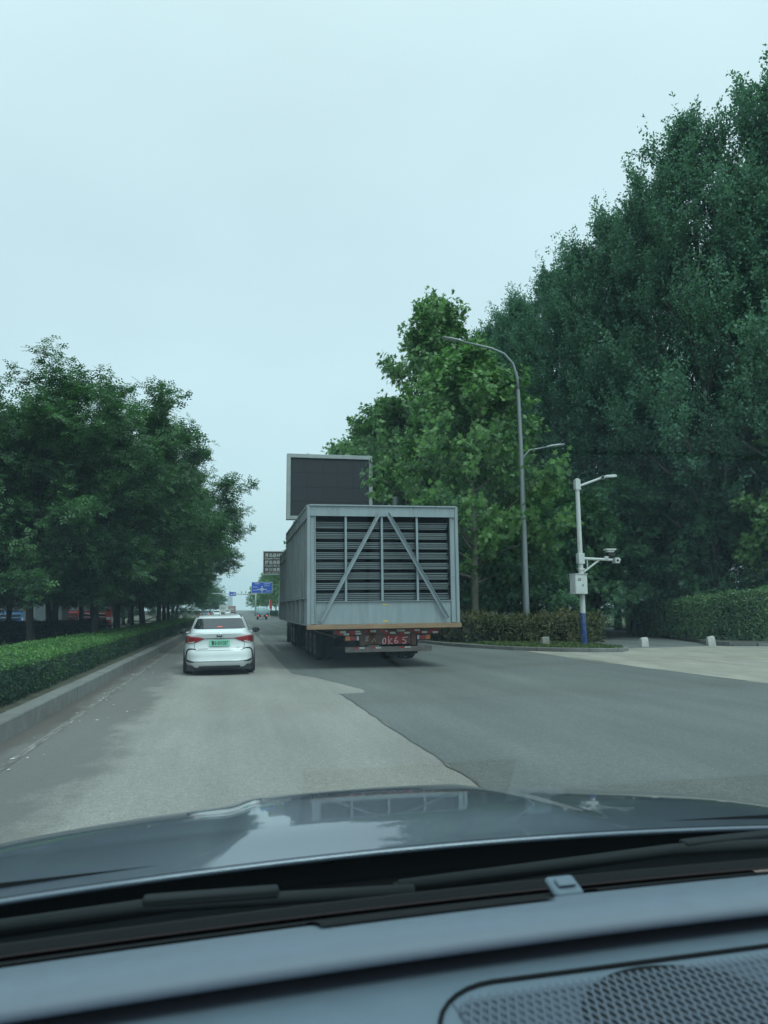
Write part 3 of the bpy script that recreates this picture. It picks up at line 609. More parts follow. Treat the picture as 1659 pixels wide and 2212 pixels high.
for sgn, o in ((-1, 'l'), (1, 'r')):
    x0, x1 = sorted((sgn * 1.21, sgn * .80)); la = MB().box(x0, x1, .0, .09, .735, .885).build('tail_lamp', m_blkpl, tr, bevel=.012)
    for nm, u0, u1, mt in (('amber_lens', 1.19, 1.06, m_lamb), ('red_lens', 1.055, .885, m_lred), ('clear_lens', .88, .815, m_lwht)):
        a, b = sorted((sgn * u0, sgn * u1)); MB().box(a, b, -.018, .01, .75, .87).build(nm, mt, la, bevel=.01)
MB().cyl((-1.46, .0, .84), (-1.46, .1, .84), .035).build('tow_hook', m_chas, tr)
MB().box(-.78, -.71, -.005, .03, .64, .76).build('socket_box', m_dusty, tr, bevel=.01)
MB().box(-1.2, 1.22, -.06, .06, .43, .575).build('bumper', m_dusty, tr, bevel=.015)
for a, b, c_, d_, k in [(480, 540, 497, 518, 0), (540, 606, 494, 516, 1), (678, 740, 490, 512, 0), (740, 806, 487, 510, 1), (1040, 1098, 482, 502, 0), (1098, 1170, 479, 500, 1)]:
    MB().box(zx(a) + .0, zx(b), -.0635, -.0605, .527, .567).build('reflective_tape', m_twht if k else m_tred, tr)
for sgn in (-1, 1): MB().box(sgn * .62 - .05, sgn * .62 + .05, .06, .16, .43, .9).build('bumper_stay', m_chas, tr)
for s in (-1, 1): MB().box(s * .87 - .03, s * .87 + .03, .3, 2.6, .35, .9).build('mudguard', m_chas, tr)
for y in (3.9, 5.25, 6.6):
    for s in (-1, 1): wheel(tr, s * 1.62, y, .50, .25, s, dual=True)
    MB().cyl((-1.2, y, .5), (1.2, y, .5), .08).build('axle', m_chas, tr)
for y, du in ((13.2, True), (14.5, True), (17.4, False)):
    for s in (-1, 1): wheel(tr, s * 1.55, y, .5, .26, s, dual=du)
cab = MB().prism([(-1.25, .8), (1.25, .8), (1.25, 2.7), (1.1, 3.1), (-1.1, 3.1), (-1.25, 2.7)], 16.0, 18.3).build('cab', pm('cab_paint', (.35, .05, .04), .4, coat=.5), tr, bevel=.08, seg=3)
MB().box(-1.1, 1.1, 18.302, 18.33, 1.75, 2.6).build('windscreen', m_glass, cab)
MB().tube([(-2.2, -.02, 1.13), (-1.95, -.06, 1.0), (-1.46, .0, .85)], .014, 6).tube([(-2.25, -.02, 1.16), (-1.9, -.03, 1.1), (-1.0, -.03, 1.085)], .012, 6).build('tie_rope', m_rope, tr)
tb = MB().box(-2.1, 2.12, -.2, .12, -.125, 0).build('timber_bearer', m_wood, None, bevel=.012, loc=(4.05, 20.62, 1.197), rot=(0, R(-.35), 0)); tag(tb, 'long raw timber beam under the rear edge of the cooling unit', 'timber')

def cooler(name, label, x, y, z, hw, L, Hh, rear=True, ribs=12):
    o = empty(name, (x, y, z), 0, label, 'cooling unit'); o.rotation_euler = (0, R(-.35), 0)
    zt = Hh - .30; zb = .61
    MB().box(-hw + .2, hw - .2, .5, L - .1, .02, Hh - .08).build('fill_core', m_dark, o)
    MB().box(-hw + .03, hw - .03, .06, L, Hh - .06, Hh - .02).build('roof', m_side, o)
    for s in (-1, 1):
        MB().box(*sorted((s * hw, s * (hw - .085))), 0, .09, 0, Hh).box(*sorted((s * (hw - .08), s * (hw - .10))), .02, .3, 0, Hh - .01).build('corner_post', m_galv, o, bevel=.006)
        # side cladding: upper rail, ribbed panels, ledge, lower skirt
        MB().box(*sorted((s * (hw - .02), s * (hw - .09))), .1, L, Hh - .34, Hh - .01).box(*sorted((s * (hw + .02), s * (hw - .05))), .1, L, Hh - .36, Hh - .33).box(*sorted((s * (hw + .01), s * (hw - .05))), .1, L, Hh - .04, Hh + .01).build('side_rail', m_side, o)
        for k in range(4):
            yy = .1 + (L - .3) * k / 3; MB().box(*sorted((s * (hw - .015), s * (hw + .012))), yy, yy + .14, Hh - .325, Hh - .045).build('rail_gusset', m_side, o)
        pn = MB(); w_ = (L - .2) / ribs
        for k in range(ribs):
            y0 = .1 + k * w_
            pr = [(hw - .2, y0), (hw - .2, y0 + w_ * .5), (hw - .02, y0 + w_ * .56), (hw - .02, y0 + w_ * .93), (hw - .2, y0 + w_ * .98)]
            p2 = MB(); p2.grid([[(s * a, b, .735) for a, b in pr], [(s * a, b, Hh - .37) for a, b in pr]]); p2.build('ribbed_panel', m_side, o)
        MB().box(*sorted((s * (hw + .015), s * (hw - .1))), .09, L, .69, .73).build('ledge', m_side, o)
        MB().box(*sorted((s * (hw - .12), s * (hw - .14))), .1, L, 0, .69).build('skirt', m_side, o)
        for k in range(5):
            y0 = .55 + k * (L - 1.3) / 4; MB().box(*sorted((s * (hw - .03), s * (hw - .119))), y0, y0 + .55, .0, .688).build('skirt_post', m_side, o, bevel=.01)
        MB().box(*sorted((s * hw, s * (hw - .15))), .1, L, -.03, -.002).build('base_rail', m_side, o)
        MB().box(*sorted((s * (hw - .003), s * (hw - .09))), L, L + .08, 0, Hh).build('corner_post', m_side, o)
    MB().box(-hw + .02, hw - .02, L - .04, L - .01, 0.02, Hh - .02).build('end_panel', m_side, o)
    if not rear:
        MB().box(-hw + .09, hw - .09, .03, .06, 0.02, Hh - .02).build('end_panel', m_side, o); return o
    for s in (-1, 1):
        MB().box(*sorted((s * (hw - .105), s * (hw - .235))), .03, .09, .01, zt).box(*sorted((s * (hw - .215), s * (hw - .235))), .004, .03, .01, zt).build('side_channel', m_galv, o, bevel=.004)
    MB().box(-hw + .09, hw - .09, .012, .07, zt, Hh - .03).box(-hw + .06, hw - .06, -.03, .15, Hh - .028, Hh + .012).box(-hw + .09, hw - .09, -.02, .012, zt, zt + .012).build('top_beam', m_galv, o, bevel=.004)
    MB().box(-hw + .24, hw - .24, .04, .055, .0, zb - .01).box(-hw + .24, hw - .24, -.005, .2, zb - .012, zb + .008).build('bottom_panel', m_galv, o, bevel=.003)
    MB().box(-.06, .11, .036, .0395, zb - .11, zb - .085).build('sticker', m_yel, o); MB().box(-.04, .09, .036, .0395, .05, .085).build('sticker', m_yel, o)
    for x_ in (-1.05, -.055, .93): MB().box(x_ - .03, x_ + .03, .02, .08, zb, zt).build('mullion', m_galv, o, bevel=.004)
    for (a, b) in (((-1.75, .08), (-.13, Hh - .21)), ((1.73, .13), (.09, Hh - .21))):
        d = Vector((b[0] - a[0], b[1] - a[1])).normalized(); nv = Vector((-d.y, d.x)) * (1 if a[0] < 0 else -1)
        br = MB(); br.beam((a[0], -.05, a[1]), (b[0], -.05, b[1]), .016, .10, up=(nv.x, 0, nv.y))
        br.beam((a[0] + nv.x * .046, -.084, a[1] + nv.y * .046), (b[0] + nv.x * .046, -.084, b[1] + nv.y * .046), .052, .012, up=(nv.x, 0, nv.y))
        bo = br.build('diagonal_brace', m_galv, o)
        for q in (.015, .03, .97, .985): MB().cyl((a[0] + d.x * 3.2 * q, -.075, a[1] + d.y * 3.2 * q), (a[0] + d.x * 3.2 * q, -.055, a[1] + d.y * 3.2 * q), .017, n=8).build('bolt', m_bolt, bo)
    for x_ in [-1.9 + .38 * k for k in range(11)]:
        if abs(x_) > .25: MB().cyl((x_, .0, Hh - .1), (x_, .013, Hh - .1), .014, n=8).build('bolt', m_bolt, o)
    for s in (-1, 1):
        for z_ in (.25, .7, 1.3, 1.9, 2.5): MB().cyl((s * (hw - .17), .02, z_), (s * (hw - .17), .032, z_), .014, n=8).build('bolt', m_bolt, o)
    rnd = random.Random(5); bays = [(-hw + .23, -1.08), (-1.02, -.085), (-.025, .90), (.96, hw - .24)]
    me = MB().prism([(0, 0), (1, 0), (1, 1), (0, 1)], 0, 1).mesh('slat')
    for b0, b1 in bays:
        sh_ = rnd.uniform(-.006, .006)
        for g_ in range(8):
            for k in range(4):
                zc = Hh - .446 - g_ * .276 - k * .049 + sh_ + rnd.uniform(-.005, .005); tip = rnd.uniform(0, .07) if b1 > 1.5 else 0
                link('slat', me, m_slat, o, (b0 + .0, .13 + rnd.uniform(-.012, .012), zc - .03), (0, rnd.uniform(-.002, .002), 0), (b1 - b0 - tip, .3, .027))
    return o
cooler('cooling_unit', 'large blue-grey galvanised cooling unit with louvred end and crossed braces on the lorry', 4.05, 20.5, 1.2, 2.1, 8.2, 3.2)
cooler('cooling_unit', 'lower ribbed grey cooling unit loaded in front of the louvred one', 4.15, 29.6, 1.2, 2.1, 4.6, 2.72, rear=False, ribs=8)

# ---------------------------------------------------------------- white sedan
sed = empty('sedan', (-.27, 19.45, 0), R(.6), 'white sedan with green number plate driving ahead in the left lane', 'car'); sed.rotation_euler = (0, R(-.7), R(.8))
def se(x, w_, e_): return (max(0, 1 - min(1, abs(x) / w_) ** e_)) ** (1 / e_)
BR = [(.20, .10, .80, 4.3), (.27, .035, .845, 4.45), (.345, .004, .872, 4.55), (.36, .0, .875, 4.56), (.375, .012, .876, 4.57), (.48, .006, .888, 4.6), (.585, .018, .892, 4.6), (.62, .045, .892, 4.58), (.66, .075, .89, 4.55), (.76, .09, .888, 4.5),
      (.86, .092, .882, 4.45), (.93, .075, .87, 4.38), (.985, .045, .845, 4.3), (1.012, .035, .81, 4.25), (1.022, .05, .78, 4.2), (1.03, .2, .765, 4.0), (1.05, .40, .755, 3.7)]
EX = 5.0
def body_y(x, z):
    for a, b in zip(BR, BR[1:]):
        if a[0] <= z <= b[0]:
            t = (z - a[0]) / (b[0] - a[0]); yb = a[1] + (b[1] - a[1]) * t; w_ = a[2] + (b[2] - a[2]) * t; yf = a[3] + (b[3] - a[3]) * t
            c_ = (yb + yf) / 2; h_ = (yf - yb) / 2; return c_ - h_ * se(x, w_, EX)
    return .1
def ring(z, yb, w_, yf, e_=EX, n=64, drop=True):
    P = []
    for j in range(n):
        t = 2 * math.pi * (j + .5) / n; c_, s_ = math.cos(t), math.sin(t)
        x = w_ * math.copysign(abs(c_) ** (2 / e_), c_); y = (yb + yf) / 2 + (yf - yb) / 2 * math.copysign(abs(s_) ** (2 / e_), s_)
        zf = z if not drop or y < 2.6 or z < .6 else z - (z - .6) * .55 * ((y - 2.6) / 2.0) ** 1.3
        P.append((x, y, zf))
    return P
def loft(rings, cap=True):
    mb = MB(); n = len(rings[0])
    mb.grid([r_ + [r_[0]] for r_ in rings])
    if cap: mb.poly(rings[-1])
    return mb
loft([ring(z, yb, w_, yf) for z, yb, w_, yf in BR]).build('body', m_white, sed, True, angle=50)
MB().box(-.78, .78, .2, 4.3, .13, .25).build('underbody', m_blkpl, sed)
dif = MB(); dif.grid([[(x, body_y(x, .345) - .004 + (.35 - z) * .25, z) for x in np.linspace(-.5, .5, 13)] for z in (.24, .215, .19)]); dif.build('diffuser', m_blkpl, sed, True)
GH = [(1.035, .40, .755, 3.62), (1.08, .46, .745, 3.5), (1.11, .515, .735, 3.4), (1.35, 1.10, .645, 2.72), (1.40, 1.24, .62, 2.58), (1.435, 1.40, .585, 2.45), (1.455, 1.6, .52, 2.3), (1.464, 1.8, .34, 2.1)]
loft([ring(z, yb, w_, yf, 6.0, drop=False) for z, yb, w_, yf in GH]).build('roof', m_white, sed, True, angle=60)
def gh_y(x, z, front=False):
    for a, b in zip(GH, GH[1:]):
        if a[0] <= z <= b[0]:
            t = (z - a[0]) / (b[0] - a[0]); yb = a[1] + (b[1] - a[1]) * t; w_ = a[2] + (b[2] - a[2]) * t; yf = a[3] + (b[3] - a[3]) * t
            return (yb + yf) / 2 - (yf - yb) / 2 * se(x, w_, 6.0) * (-1 if front else 1)
    return 1
def gpatch(name, z0, z1, w0, w1, off, mat, parent, front=False, n=15, m=8):
    mb = MB(); mb.grid([[(x, gh_y(x, z, front) - off * (-1 if front else 1), z + off * .4) for x in np.linspace(-(w0 + (w1 - w0) * k), w0 + (w1 - w0) * k, n)] for k in np.linspace(0, 1, m) for z in [z0 + (z1 - z0) * k]]); return mb.build(name, mat, parent, True)
gpatch('rear_window_frame', 1.118, 1.375, .665, .585, .003, m_blkpl, sed)
rw = gpatch('rear_window', 1.127, 1.365, .645, .562, .007, m_glass, sed); gpatch('windscreen', 1.12, 1.39, .64, .54, .006, m_glass, sed, True)
def gx_(y, z):
    for a, b in zip(GH, GH[1:]):
        if a[0] <= z <= b[0]:
            t = (z - a[0]) / (b[0] - a[0]); yb = a[1] + (b[1] - a[1]) * t; w_ = a[2] + (b[2] - a[2]) * t; yf = a[3] + (b[3] - a[3]) * t
            return w_ * (max(0, 1 - abs((y - (yb + yf) / 2) / ((yf - yb) / 2)) ** 6)) ** (1 / 6)
for s in (-1, 1):
    for (a0, a1, b0, b1) in ((1.0, 1.95, 1.42, 1.95), (2.03, 3.1, 2.03, 2.5)):
        mb = MB(); mb.grid([[(s * (gx_(a0 + (a1 - a0) * q + ((b0 - a0) * (1 - q) + (b1 - a1) * q) * k, 1.09 + .27 * k) + .006), a0 + (a1 - a0) * q + ((b0 - a0) * (1 - q) + (b1 - a1) * q) * k, 1.09 + .27 * k) for q in np.linspace(0, 1, 6)] for k in np.linspace(0, 1, 4)]); mb.build('side_window', m_glass, sed, True)
    MB().tube([(s * .555, 1.26, 1.417), (s * .55, 1.45, 1.443), (s * .525, 1.8, 1.46), (s * .525, 2.3, 1.452)], .014, 6).build('roof_trim', m_blkpl, sed)
    # tail lamp as a patch on the body, pointed inwards
    xs = np.linspace(.36, .835, 12); top = lambda x: np.interp(x, [.36, .5, .7, .835], [.905, .935, .96, .965]); bot = lambda x: np.interp(x, [.36, .45, .58, .72, .835], [.893, .855, .805, .775, .785])
    for nm, mt, o1, f0, f1 in (('tail_lamp', m_tail, .010, 0, 1),):
        mb = MB(); mb.grid([[(s * x, body_y(x, z) - o1, z) for x in xs for z in [bot(x) + (top(x) - bot(x)) * k]] for k in np.linspace(f0, f1, 7)]); tlp = mb.build(nm, mt, sed, True, solid=.008)
    mb = MB(); mb.grid([[(s * x, body_y(x, z) - .017, z) for x in np.linspace(.60, .80, 8) for z in [bot(x) + .012 + .022 * k]] for k in (0, 1)]); mb.build('reverse_lens', m_lwht, tlp, True)
    mb = MB(); mb.grid([[(s * x, body_y(x, z) - .0165, z) for x in np.linspace(.44, .82, 9) for z in [top(x) - .03 + .012 * k]] for k in (0, 1)]); mb.build('lamp_strip', pm('lamp_strip_red', (.6, .05, .05), .3, var=0), tlp, True)
    path = [(.565, .640), (.66, .655), (.73, .648), (.765, .625), (.785, .58), (.795, .50), (.80, .42), (.795, .375), (.72, .352), (.60, .345)]
    MB().tube([(s * x, body_y(x, z) - .003, z) for x, z in path], [.012, .016, .02, .024, .026, .026, .028, .032, .028, .014], 8).build('bumper_trim', m_blkpl, sed, True)
    MB().tube([(s * x, body_y(x, z) - .001, z) for x, z in [(.60, .79), (.60, .70), (.585, .64), (.555, .615)]], .0045, 5).build('boot_gap', m_blkpl, sed)
    mr_ = loft([[(s * (1.0 + dx), 2.98 + dy * math.cos(t), 1.02 + dz * math.sin(t)) for t in np.linspace(0, 2 * math.pi, 13)[:-1]] for dx, dy, dz in ((-.09, .03, .03), (-.07, .07, .062), (.0, .085, .075), (.07, .07, .06), (.105, .02, .02))]).build('mirror', m_blkpl, sed, True)
    MB().beam((s * .80, 3.0, .985), (s * .93, 2.98, .985), .05, .03).build('mirror_arm', m_white, mr_)
    mg = MB(); mg.grid([[(s * x, 2.905 + (x - 1) ** 2, z) for x in np.linspace(.945, 1.07, 5)] for z in (.97, 1.065)]); mg.build('mirror_glass', m_glass, mr_)
    for y in (.93, 3.62): wheel(sed, s * .885, y, .325, .215, s)
MB().tube([(x, body_y(x, .612) - .001, .612) for x in np.linspace(-.555, .555, 15)], .0045, 5).build('boot_gap', m_blkpl, sed)
MB().tube([(x, body_y(x, .36) - .001, .352) for x in np.linspace(-.6, .6, 15)], .006, 5).build('bumper_crease', m_blkpl, sed)
MB().tube([(x, body_y(x, .905) - .001, .897 + .0 * x) for x in np.linspace(-.37, .37, 11)], .008, 5).build('garnish', m_blkpl, sed)
MB().box(-.06, .06, gh_y(0, 1.17) - .018, gh_y(0, 1.17) - .01, 1.158, 1.18).build('high_brake_lamp', m_lit, sed)
pl = MB().box(-.245, .245, .052, .062, .715, .862).build('number_plate', m_plate, sed, bevel=.003)
text('鲁B·BF0387', .125, m_ink, pl, (0, .0505, .745), FACE, 'plate_lettering', 'CENTER', .66)
MB().tube([(.075 * math.cos(t), body_y(0, .965) - .010, .962 + .055 * math.sin(t)) for t in np.linspace(0, 2 * math.pi, 25)], .007, 6).build('emblem_ring', m_chrome, sed, True)
em = MB(); em.poly([(.07 * math.cos(t), body_y(0, .965) - .008, .962 + .05 * math.sin(t)) for t in np.linspace(0, 2 * math.pi, 24, False)]); emo = em.build('emblem', m_blkpl, sed)
for s in (-1, 1): MB().tube([(s * .052, body_y(0, .965) - .012, .995), (s * .012, body_y(0, .965) - .013, .965), (s * .045, body_y(0, .965) - .012, .925)], [.006, .012, .005], 6).build('emblem_mark', m_chrome, emo)
MB().box(-.52, -.27, .055, .062, .652, .662).build('badge', m_chrome, sed); MB().box(.40, .50, .055, .062, .672, .682).build('badge', m_chrome, sed)
ah = MB().tube([(-.0, 1.55, 1.455), (0, 1.45, 1.50), (0, 1.38, 1.515)], [.03, .02, .006], 8).build('antenna', m_white, sed, True)
# ---------------------------------------------------------------- signs and street furniture
m_led = pm('led_matrix_black', (.022, .024, .03), .6, var=.12, scale=3, bump=.2, bscale=60); m_frame = pm('galvanised_frame', (.40, .43, .43), .5, .4, var=.12)
m_pole = pm('grey_pole_steel', (.25, .28, .29), .5, .4, var=.12, scale=2, dirt=(.19, .2, .2), damt=.4, dscale=2)
m_lampg = pm('lamp_housing', (.32, .35, .35), .45, .3, var=.08); m_lens = pm('lamp_lens', (.45, .47, .46), .25, var=.05)
m_pw = pm('white_pole_paint', (.54, .57, .56), .5, var=.06, scale=2, dirt=(.36, .32, .26), damt=.45, dscale=3, stretch=(1, 1, .4)); m_pb = pm('blue_pole_paint', (.016, .055, .20), .5, var=.12, scale=4, dirt=(.25, .3, .36), damt=.5, dscale=5)
m_sb = pm('brown_sign', (.075, .055, .05), .5, var=.08); m_sw = pm('sign_white', (.66, .68, .68), .5, var=.05); m_sbl = pm('blue_sign', (.025, .10, .50), .5, var=.06)
m_stone = pm('pale_stone', (.50, .49, .45), .85, var=.2, scale=9, bump=.4, bscale=40, dirt=(.3, .28, .24), damt=.6, dscale=6)
m_stone2 = pm('grey_stone', (.23, .225, .19), .9, var=.3, scale=9, bump=.4, bscale=40)

ld = empty('led_sign', (9.85, 46.3, 0), 0, 'large blank black LED message board in a grey frame above the lorry', 'sign')
MB().tube([(0, 0, 0), (0, 0, 8.5)], [.24, .2], 16).build('post', m_pole, ld, True, angle=40)
for z in (7.12, 7.55): MB().tube([(0, -.25, z), (-6.7, -.25, z)], .09, 10).build('arm', m_pole, ld, True, angle=40)
pn = MB().box(-6.6, -1.8, -.72, -.4, 7.05, 10.7).build('panel', m_blkpl, ld)
mod = MB().box(0, .938, 0, .03, 0, .862).mesh('display_module')
for a_ in range(5):
    for b_ in range(4): link('display_module', mod, m_led, pn, (-6.555 + a_ * .948, -.752 + .006 * ((a_ * 3 + b_ * 5) % 3) / 3, 7.105 + b_ * .876))
fx0, fx1, fz0, fz1 = -6.78, -1.6, 6.88, 10.86
for a, b, c_, d_ in ((fx0, fx0 + .22, fz0, fz1), (fx1 - .22, fx1, fz0, fz1), (fx0 + .22, fx1 - .22, fz0, fz0 + .22), (fx0 + .22, fx1 - .22, fz1 - .24, fz1)): MB().box(a, b, -.84, -.35, c_, d_).build('frame_bar', m_frame, ld, bevel=.015)
for x in (-5.5, -3.2): MB().tube([(x + .08 * math.cos(t), -.6, 10.86 + .08 * math.sin(t)) for t in np.linspace(0, math.pi, 7)], .02, 6).build('lifting_eye', m_frame, ld)

bs = empty('brown_sign', (8.6, 75.4, 0), 0, 'brown tourist sign with white Chinese lettering left of the lorry', 'sign')
MB().tube([(0, 0, 0), (0, 0, 7.3)], [.17, .14], 12).build('post', m_pole, bs, True); MB().tube([(0, 0, 5.5), (-5.6, 0, 5.5)], .07, 8).tube([(0, 0, 6.7), (-5.6, 0, 6.7)], .07, 8).build('arm', m_pole, bs, True)
MB().box(-5.74, -1.3, -.14, -.10, 4.92, 7.22).build('border', m_sw, bs); b_ = MB().box(-5.67, -1.37, -.155, -.141, 4.99, 7.15).build('panel', m_sb, bs)
for i, (a, b) in enumerate((('青岛森林野生动物世界', 'Qingdao Forest Wildlife World'), ('唐岛湾景区', 'Tangdao Bay Scenic Area'), ('金沙滩景区', 'Golden Beach Scenic Area'))):
    z = 6.66 - i * .70; text(a, .40, m_sw, b_, (-5.56, -.162, z), FACE, sx=.93); text(b, .22, m_sw, b_, (-5.58, -.162, z - .24), FACE, sx=1.05)
bl = empty('blue_direction_sign', (9.0, 150.4, 0), 0, 'blue road direction sign with junction arrows under the brown sign', 'sign')
MB().tube([(0, 0, 0), (0, 0, 7)], [.17, .14], 10).build('post', m_pole, bl, True); MB().tube([(0, 0, 5.4), (-5.3, 0, 5.4)], .07, 8).tube([(0, 0, 6.3), (-5.3, 0, 6.3)], .07, 8).build('arm', m_pole, bl, True)
MB().box(-5.4, -1.42, -.14, -.10, 4.68, 6.82).build('border', m_sw, bl); b_ = MB().box(-5.34, -1.48, -.155, -.141, 4.74, 6.76).build('panel', m_sbl, bl)
ar = MB().tube([(-4.1, -.16, 5.4), (-2.7, -.16, 5.4)], .06, 4).tube([(-3.4, -.16, 4.95), (-3.4, -.16, 5.85)], .06, 4)
for dx, dz, px_, pz_ in ((-.7, 0, 0, .13), (.7, 0, 0, .13), (0, .45, .13, 0), (0, -.42, .1, 0)): ar.poly([(-3.4 + dx + px_, -.165, 5.4 + dz + pz_), (-3.4 + dx * 1.35, -.165, 5.4 + dz * 1.5), (-3.4 + dx - px_, -.165, 5.4 + dz - pz_)])
ar.tube([(-3.4 + .42 * math.cos(t), -.162, 5.4 + .2 * math.sin(t)) for t in np.linspace(0, 2 * math.pi, 17)], .04, 4); ar.build('junction_arrows', m_sw, b_)
# far lettering is only a smudge in the photograph: unreadable lines of white characters
for x0, z, n_, s_ in ((-4.75, 6.4, 3, .26), (-5.15, 5.78, 4, .22), (-5.15, 5.18, 4, .22), (-3.0, 6.42, 5, .22), (-3.0, 6.05, 6, .17), (-2.6, 5.02, 5, .2)):
    mb = MB()
    for k in range(n_):
        xx = x0 + k * s_ * 1.08
        for q in range(3): mb.box(xx, xx + s_ * .85, -.163, -.156, z + q * s_ * .32, z + q * s_ * .32 + s_ * .13)
        mb.box(xx + s_ * .36, xx + s_ * .5, -.164, -.157, z, z + s_ * .78)
    mb.build('small_characters', m_sw, b_)

ga = empty('camera_gantry', (5.6, 190, 0), 0, 'white traffic camera gantry arm across the far road', 'gantry')
MB().tube([(0, 0, 0), (0, 0, 6.2)], [.2, .15], 10).build('post', m_pw, ga, True); MB().tube([(0, 0, 5.2), (-6, 0, 5.35), (-14.5, 0, 5.5)], [.16, .11, .07], 8).build('arm', m_pw, ga, True)
for i, x in enumerate((-1.2, -2.4, -3.4, -6.2, -7.3, -8.1, -9.2, -9.8, -10.8, -12, -12.8, -13.8)):
    MB().box(x - .13, x + .13, -.2, .3, 5.66, 5.9).box(x - .03, x + .03, -.03, .03, 5.4, 5.66).build('camera', m_blkpl, ga)
sg = MB().box(-6.2, -4.7, -.25, -.21, 4.85, 5.8).build('sign_plate', m_sbl, ga); MB().poly([(-6.0, -.256, 5.2), (-5.7, -.256, 5.4), (-5.7, -.256, 5.27), (-5.4, -.256, 5.27), (-5.4, -.256, 5.13), (-5.7, -.256, 5.13), (-5.7, -.256, 5.0)]).box(-5.35, -4.8, -.258, -.252, 5.45, 5.6).box(-5.35, -4.8, -.258, -.252, 5.1, 5.25).build('sign_print', m_sw, sg)

# street lamp
la = empty('street_lamp', (13.0, 33, .1), 0, 'tall grey street lamp with a high arm over the road and a lower arm', 'street lamp')
MB().tube([(0, 0, 0), (0, 0, 4), (-.04, 0, 9), (-.10, 0, 11.6)], [.15, .13, .10, .085], 16).build('post', m_pole, la, True, angle=50)
MB().tube([(0, 0, 0), (0, 0, .03)], .25, 12).build('base_plate', m_pole, la)
arm = [(-.10, 0, 11.55), (-.13, 0, 12.2), (-.32, 0, 12.85), (-.75, 0, 13.3), (-1.35, 0, 13.52), (-2.75, 0, 13.76)]
MB().tube(arm, [.075, .07, .06, .055, .05, .045], 12).build('arm', m_pole, la, True)
MB().tube([(.06, 0, 8.1), (.10, 0, 8.45), (.38, 0, 8.75), (1.25, 0, 8.93)], [.045, .042, .038, .035], 10).build('arm', m_pole, la, True)
def lamp_head(name, p, d, L, parent):
    p = Vector(p); d = Vector(d).normalized(); up = Vector((0, 1, 0)).cross(d) * -1
    if up.z < 0: up = -up
    rings = []
    for q, wd, th in ((0, .05, .045), (.08, .075, .06), (.3, .15, .085), (.65, .17, .08), (.92, .14, .05), (1, .06, .02)):
        c_ = p + d * L * q; rings.append([tuple(c_ + Vector((0, 1, 0)) * wd * math.cos(t) + up * th * (math.sin(t) if math.sin(t) > 0 else math.sin(t) * .45)) for t in np.linspace(0, 2 * math.pi, 17)[:-1]])
    h = loft(rings).build(name, m_lampg, parent, True, angle=70)
    c_ = p + d * L * .62 - up * .032; mb = MB(); mb.add([tuple(c_ + d * a * L * .28 + Vector((0, 1, 0)) * b * .12 - up * .008) for a, b in ((-1, -1), (1, -1), (1, 1), (-1, 1))], [(0, 1, 2, 3)]); mb.build('lens', m_lens, h, solid=.01)
lamp_head('lamp_head', (-2.7, 0, 13.75), (-1, 0, .13), 1.05, la); lamp_head('lamp_head', (1.2, 0, 8.92), (1, 0, .17), .95, la)
MB().box(-.075, .075, -.16, -.12, .6, .95).build('access_door', m_pole, la)

# camera pole
cp = empty('camera_pole', (13.5, 28.3, .11), 0, 'white camera pole with blue painted foot on the grass corner', 'pole'); cp.rotation_euler = (0, R(-.5), 0)
MB().tube([(0, 0, 1.28), (0, 0, 6.62)], [.105, .08], 16).build('post', m_pw, cp, True, angle=50); MB().tube([(0, 0, 0), (0, 0, 1.28)], [.118, .107], 16).build('painted_foot', m_pb, cp, True, angle=50)
for z, r_ in ((6.15, .105), (3.2, .125), (2.95, .11)):
    k = MB().box(-r_, r_, -r_, r_, z, z + (.42 if z != 2.95 else .08)).build('clamp', m_pw, cp, bevel=.01)
    for s in (-1, 1): MB().cyl((s * (r_ + .025), -r_ * .6, z + .06), (s * (r_ + .025), r_ * .6, z + .06), .02, n=8).build('bolt', m_bolt, k)
MB().tube([(.05, -.05, 6.3), (1.05, -.12, 6.66)], [.05, .045], 12).build('upper_arm', m_pw, cp, True, angle=50)
uc = MB().tube([(1.0, -.16, 6.65), (1.06, -.1, 6.66), (1.12, -.06, 6.67)], .075, 12).build('camera_joint', m_pw, cp, True, angle=50); MB().cyl((1.02, -.24, 6.655), (1.02, -.17, 6.655), .055, n=12).build('joint_cap', m_blkpl, uc)
lamp = loft([[(1.15 + q, -.07 + a * wd, 6.70 + .06 * q + b * th) for a, b in ((-1, -.6), (1, -.6), (1, .5), (.6, 1), (-.6, 1), (-1, .5))] for q, wd, th in ((0, .05, .035), (.08, .09, .06), (.42, .10, .07), (.5, .11, .055))]).build('camera_housing', m_pw, cp); MB().cyl((1.655, -.07, 6.715), (1.64, -.07, 6.714), .05, n=12).build('camera_lens', m_blkpl, lamp)
MB().tube([(.08, 0, 3.42), (1.35, -.02, 3.36)], .055, 12).build('lower_arm', m_pw, cp, True, angle=50); MB().tube([(.08, 0, 2.86), (.80, 0, 3.36)], .04, 10).build('brace', m_pw, cp, True, angle=50); MB().tube([(.28, 0, 3.03), (.28, 0, 3.38)], .025, 8).build('strut', m_pw, cp)
MB().box(1.02, 1.16, -.09, .07, 3.40, 3.50).build('bracket', m_pw, cp, bevel=.01)
hd = MB().box(1.05, 1.48, -.16, .14, 3.74, 3.80).box(1.12, 1.42, -.12, .1, 3.66, 3.74).build('radar_head', m_pw, cp, bevel=.015); MB().box(1.16, 1.44, -.1, .08, 3.5, 3.66).build('radar_window', m_blkpl, hd, bevel=.01)
MB().tube([(1.38, .0, 3.8), (1.42, 0, 3.9), (1.5, 0, 3.86), (1.52, 0, 3.6)], .014, 6).build('cable', m_blkpl, hd)
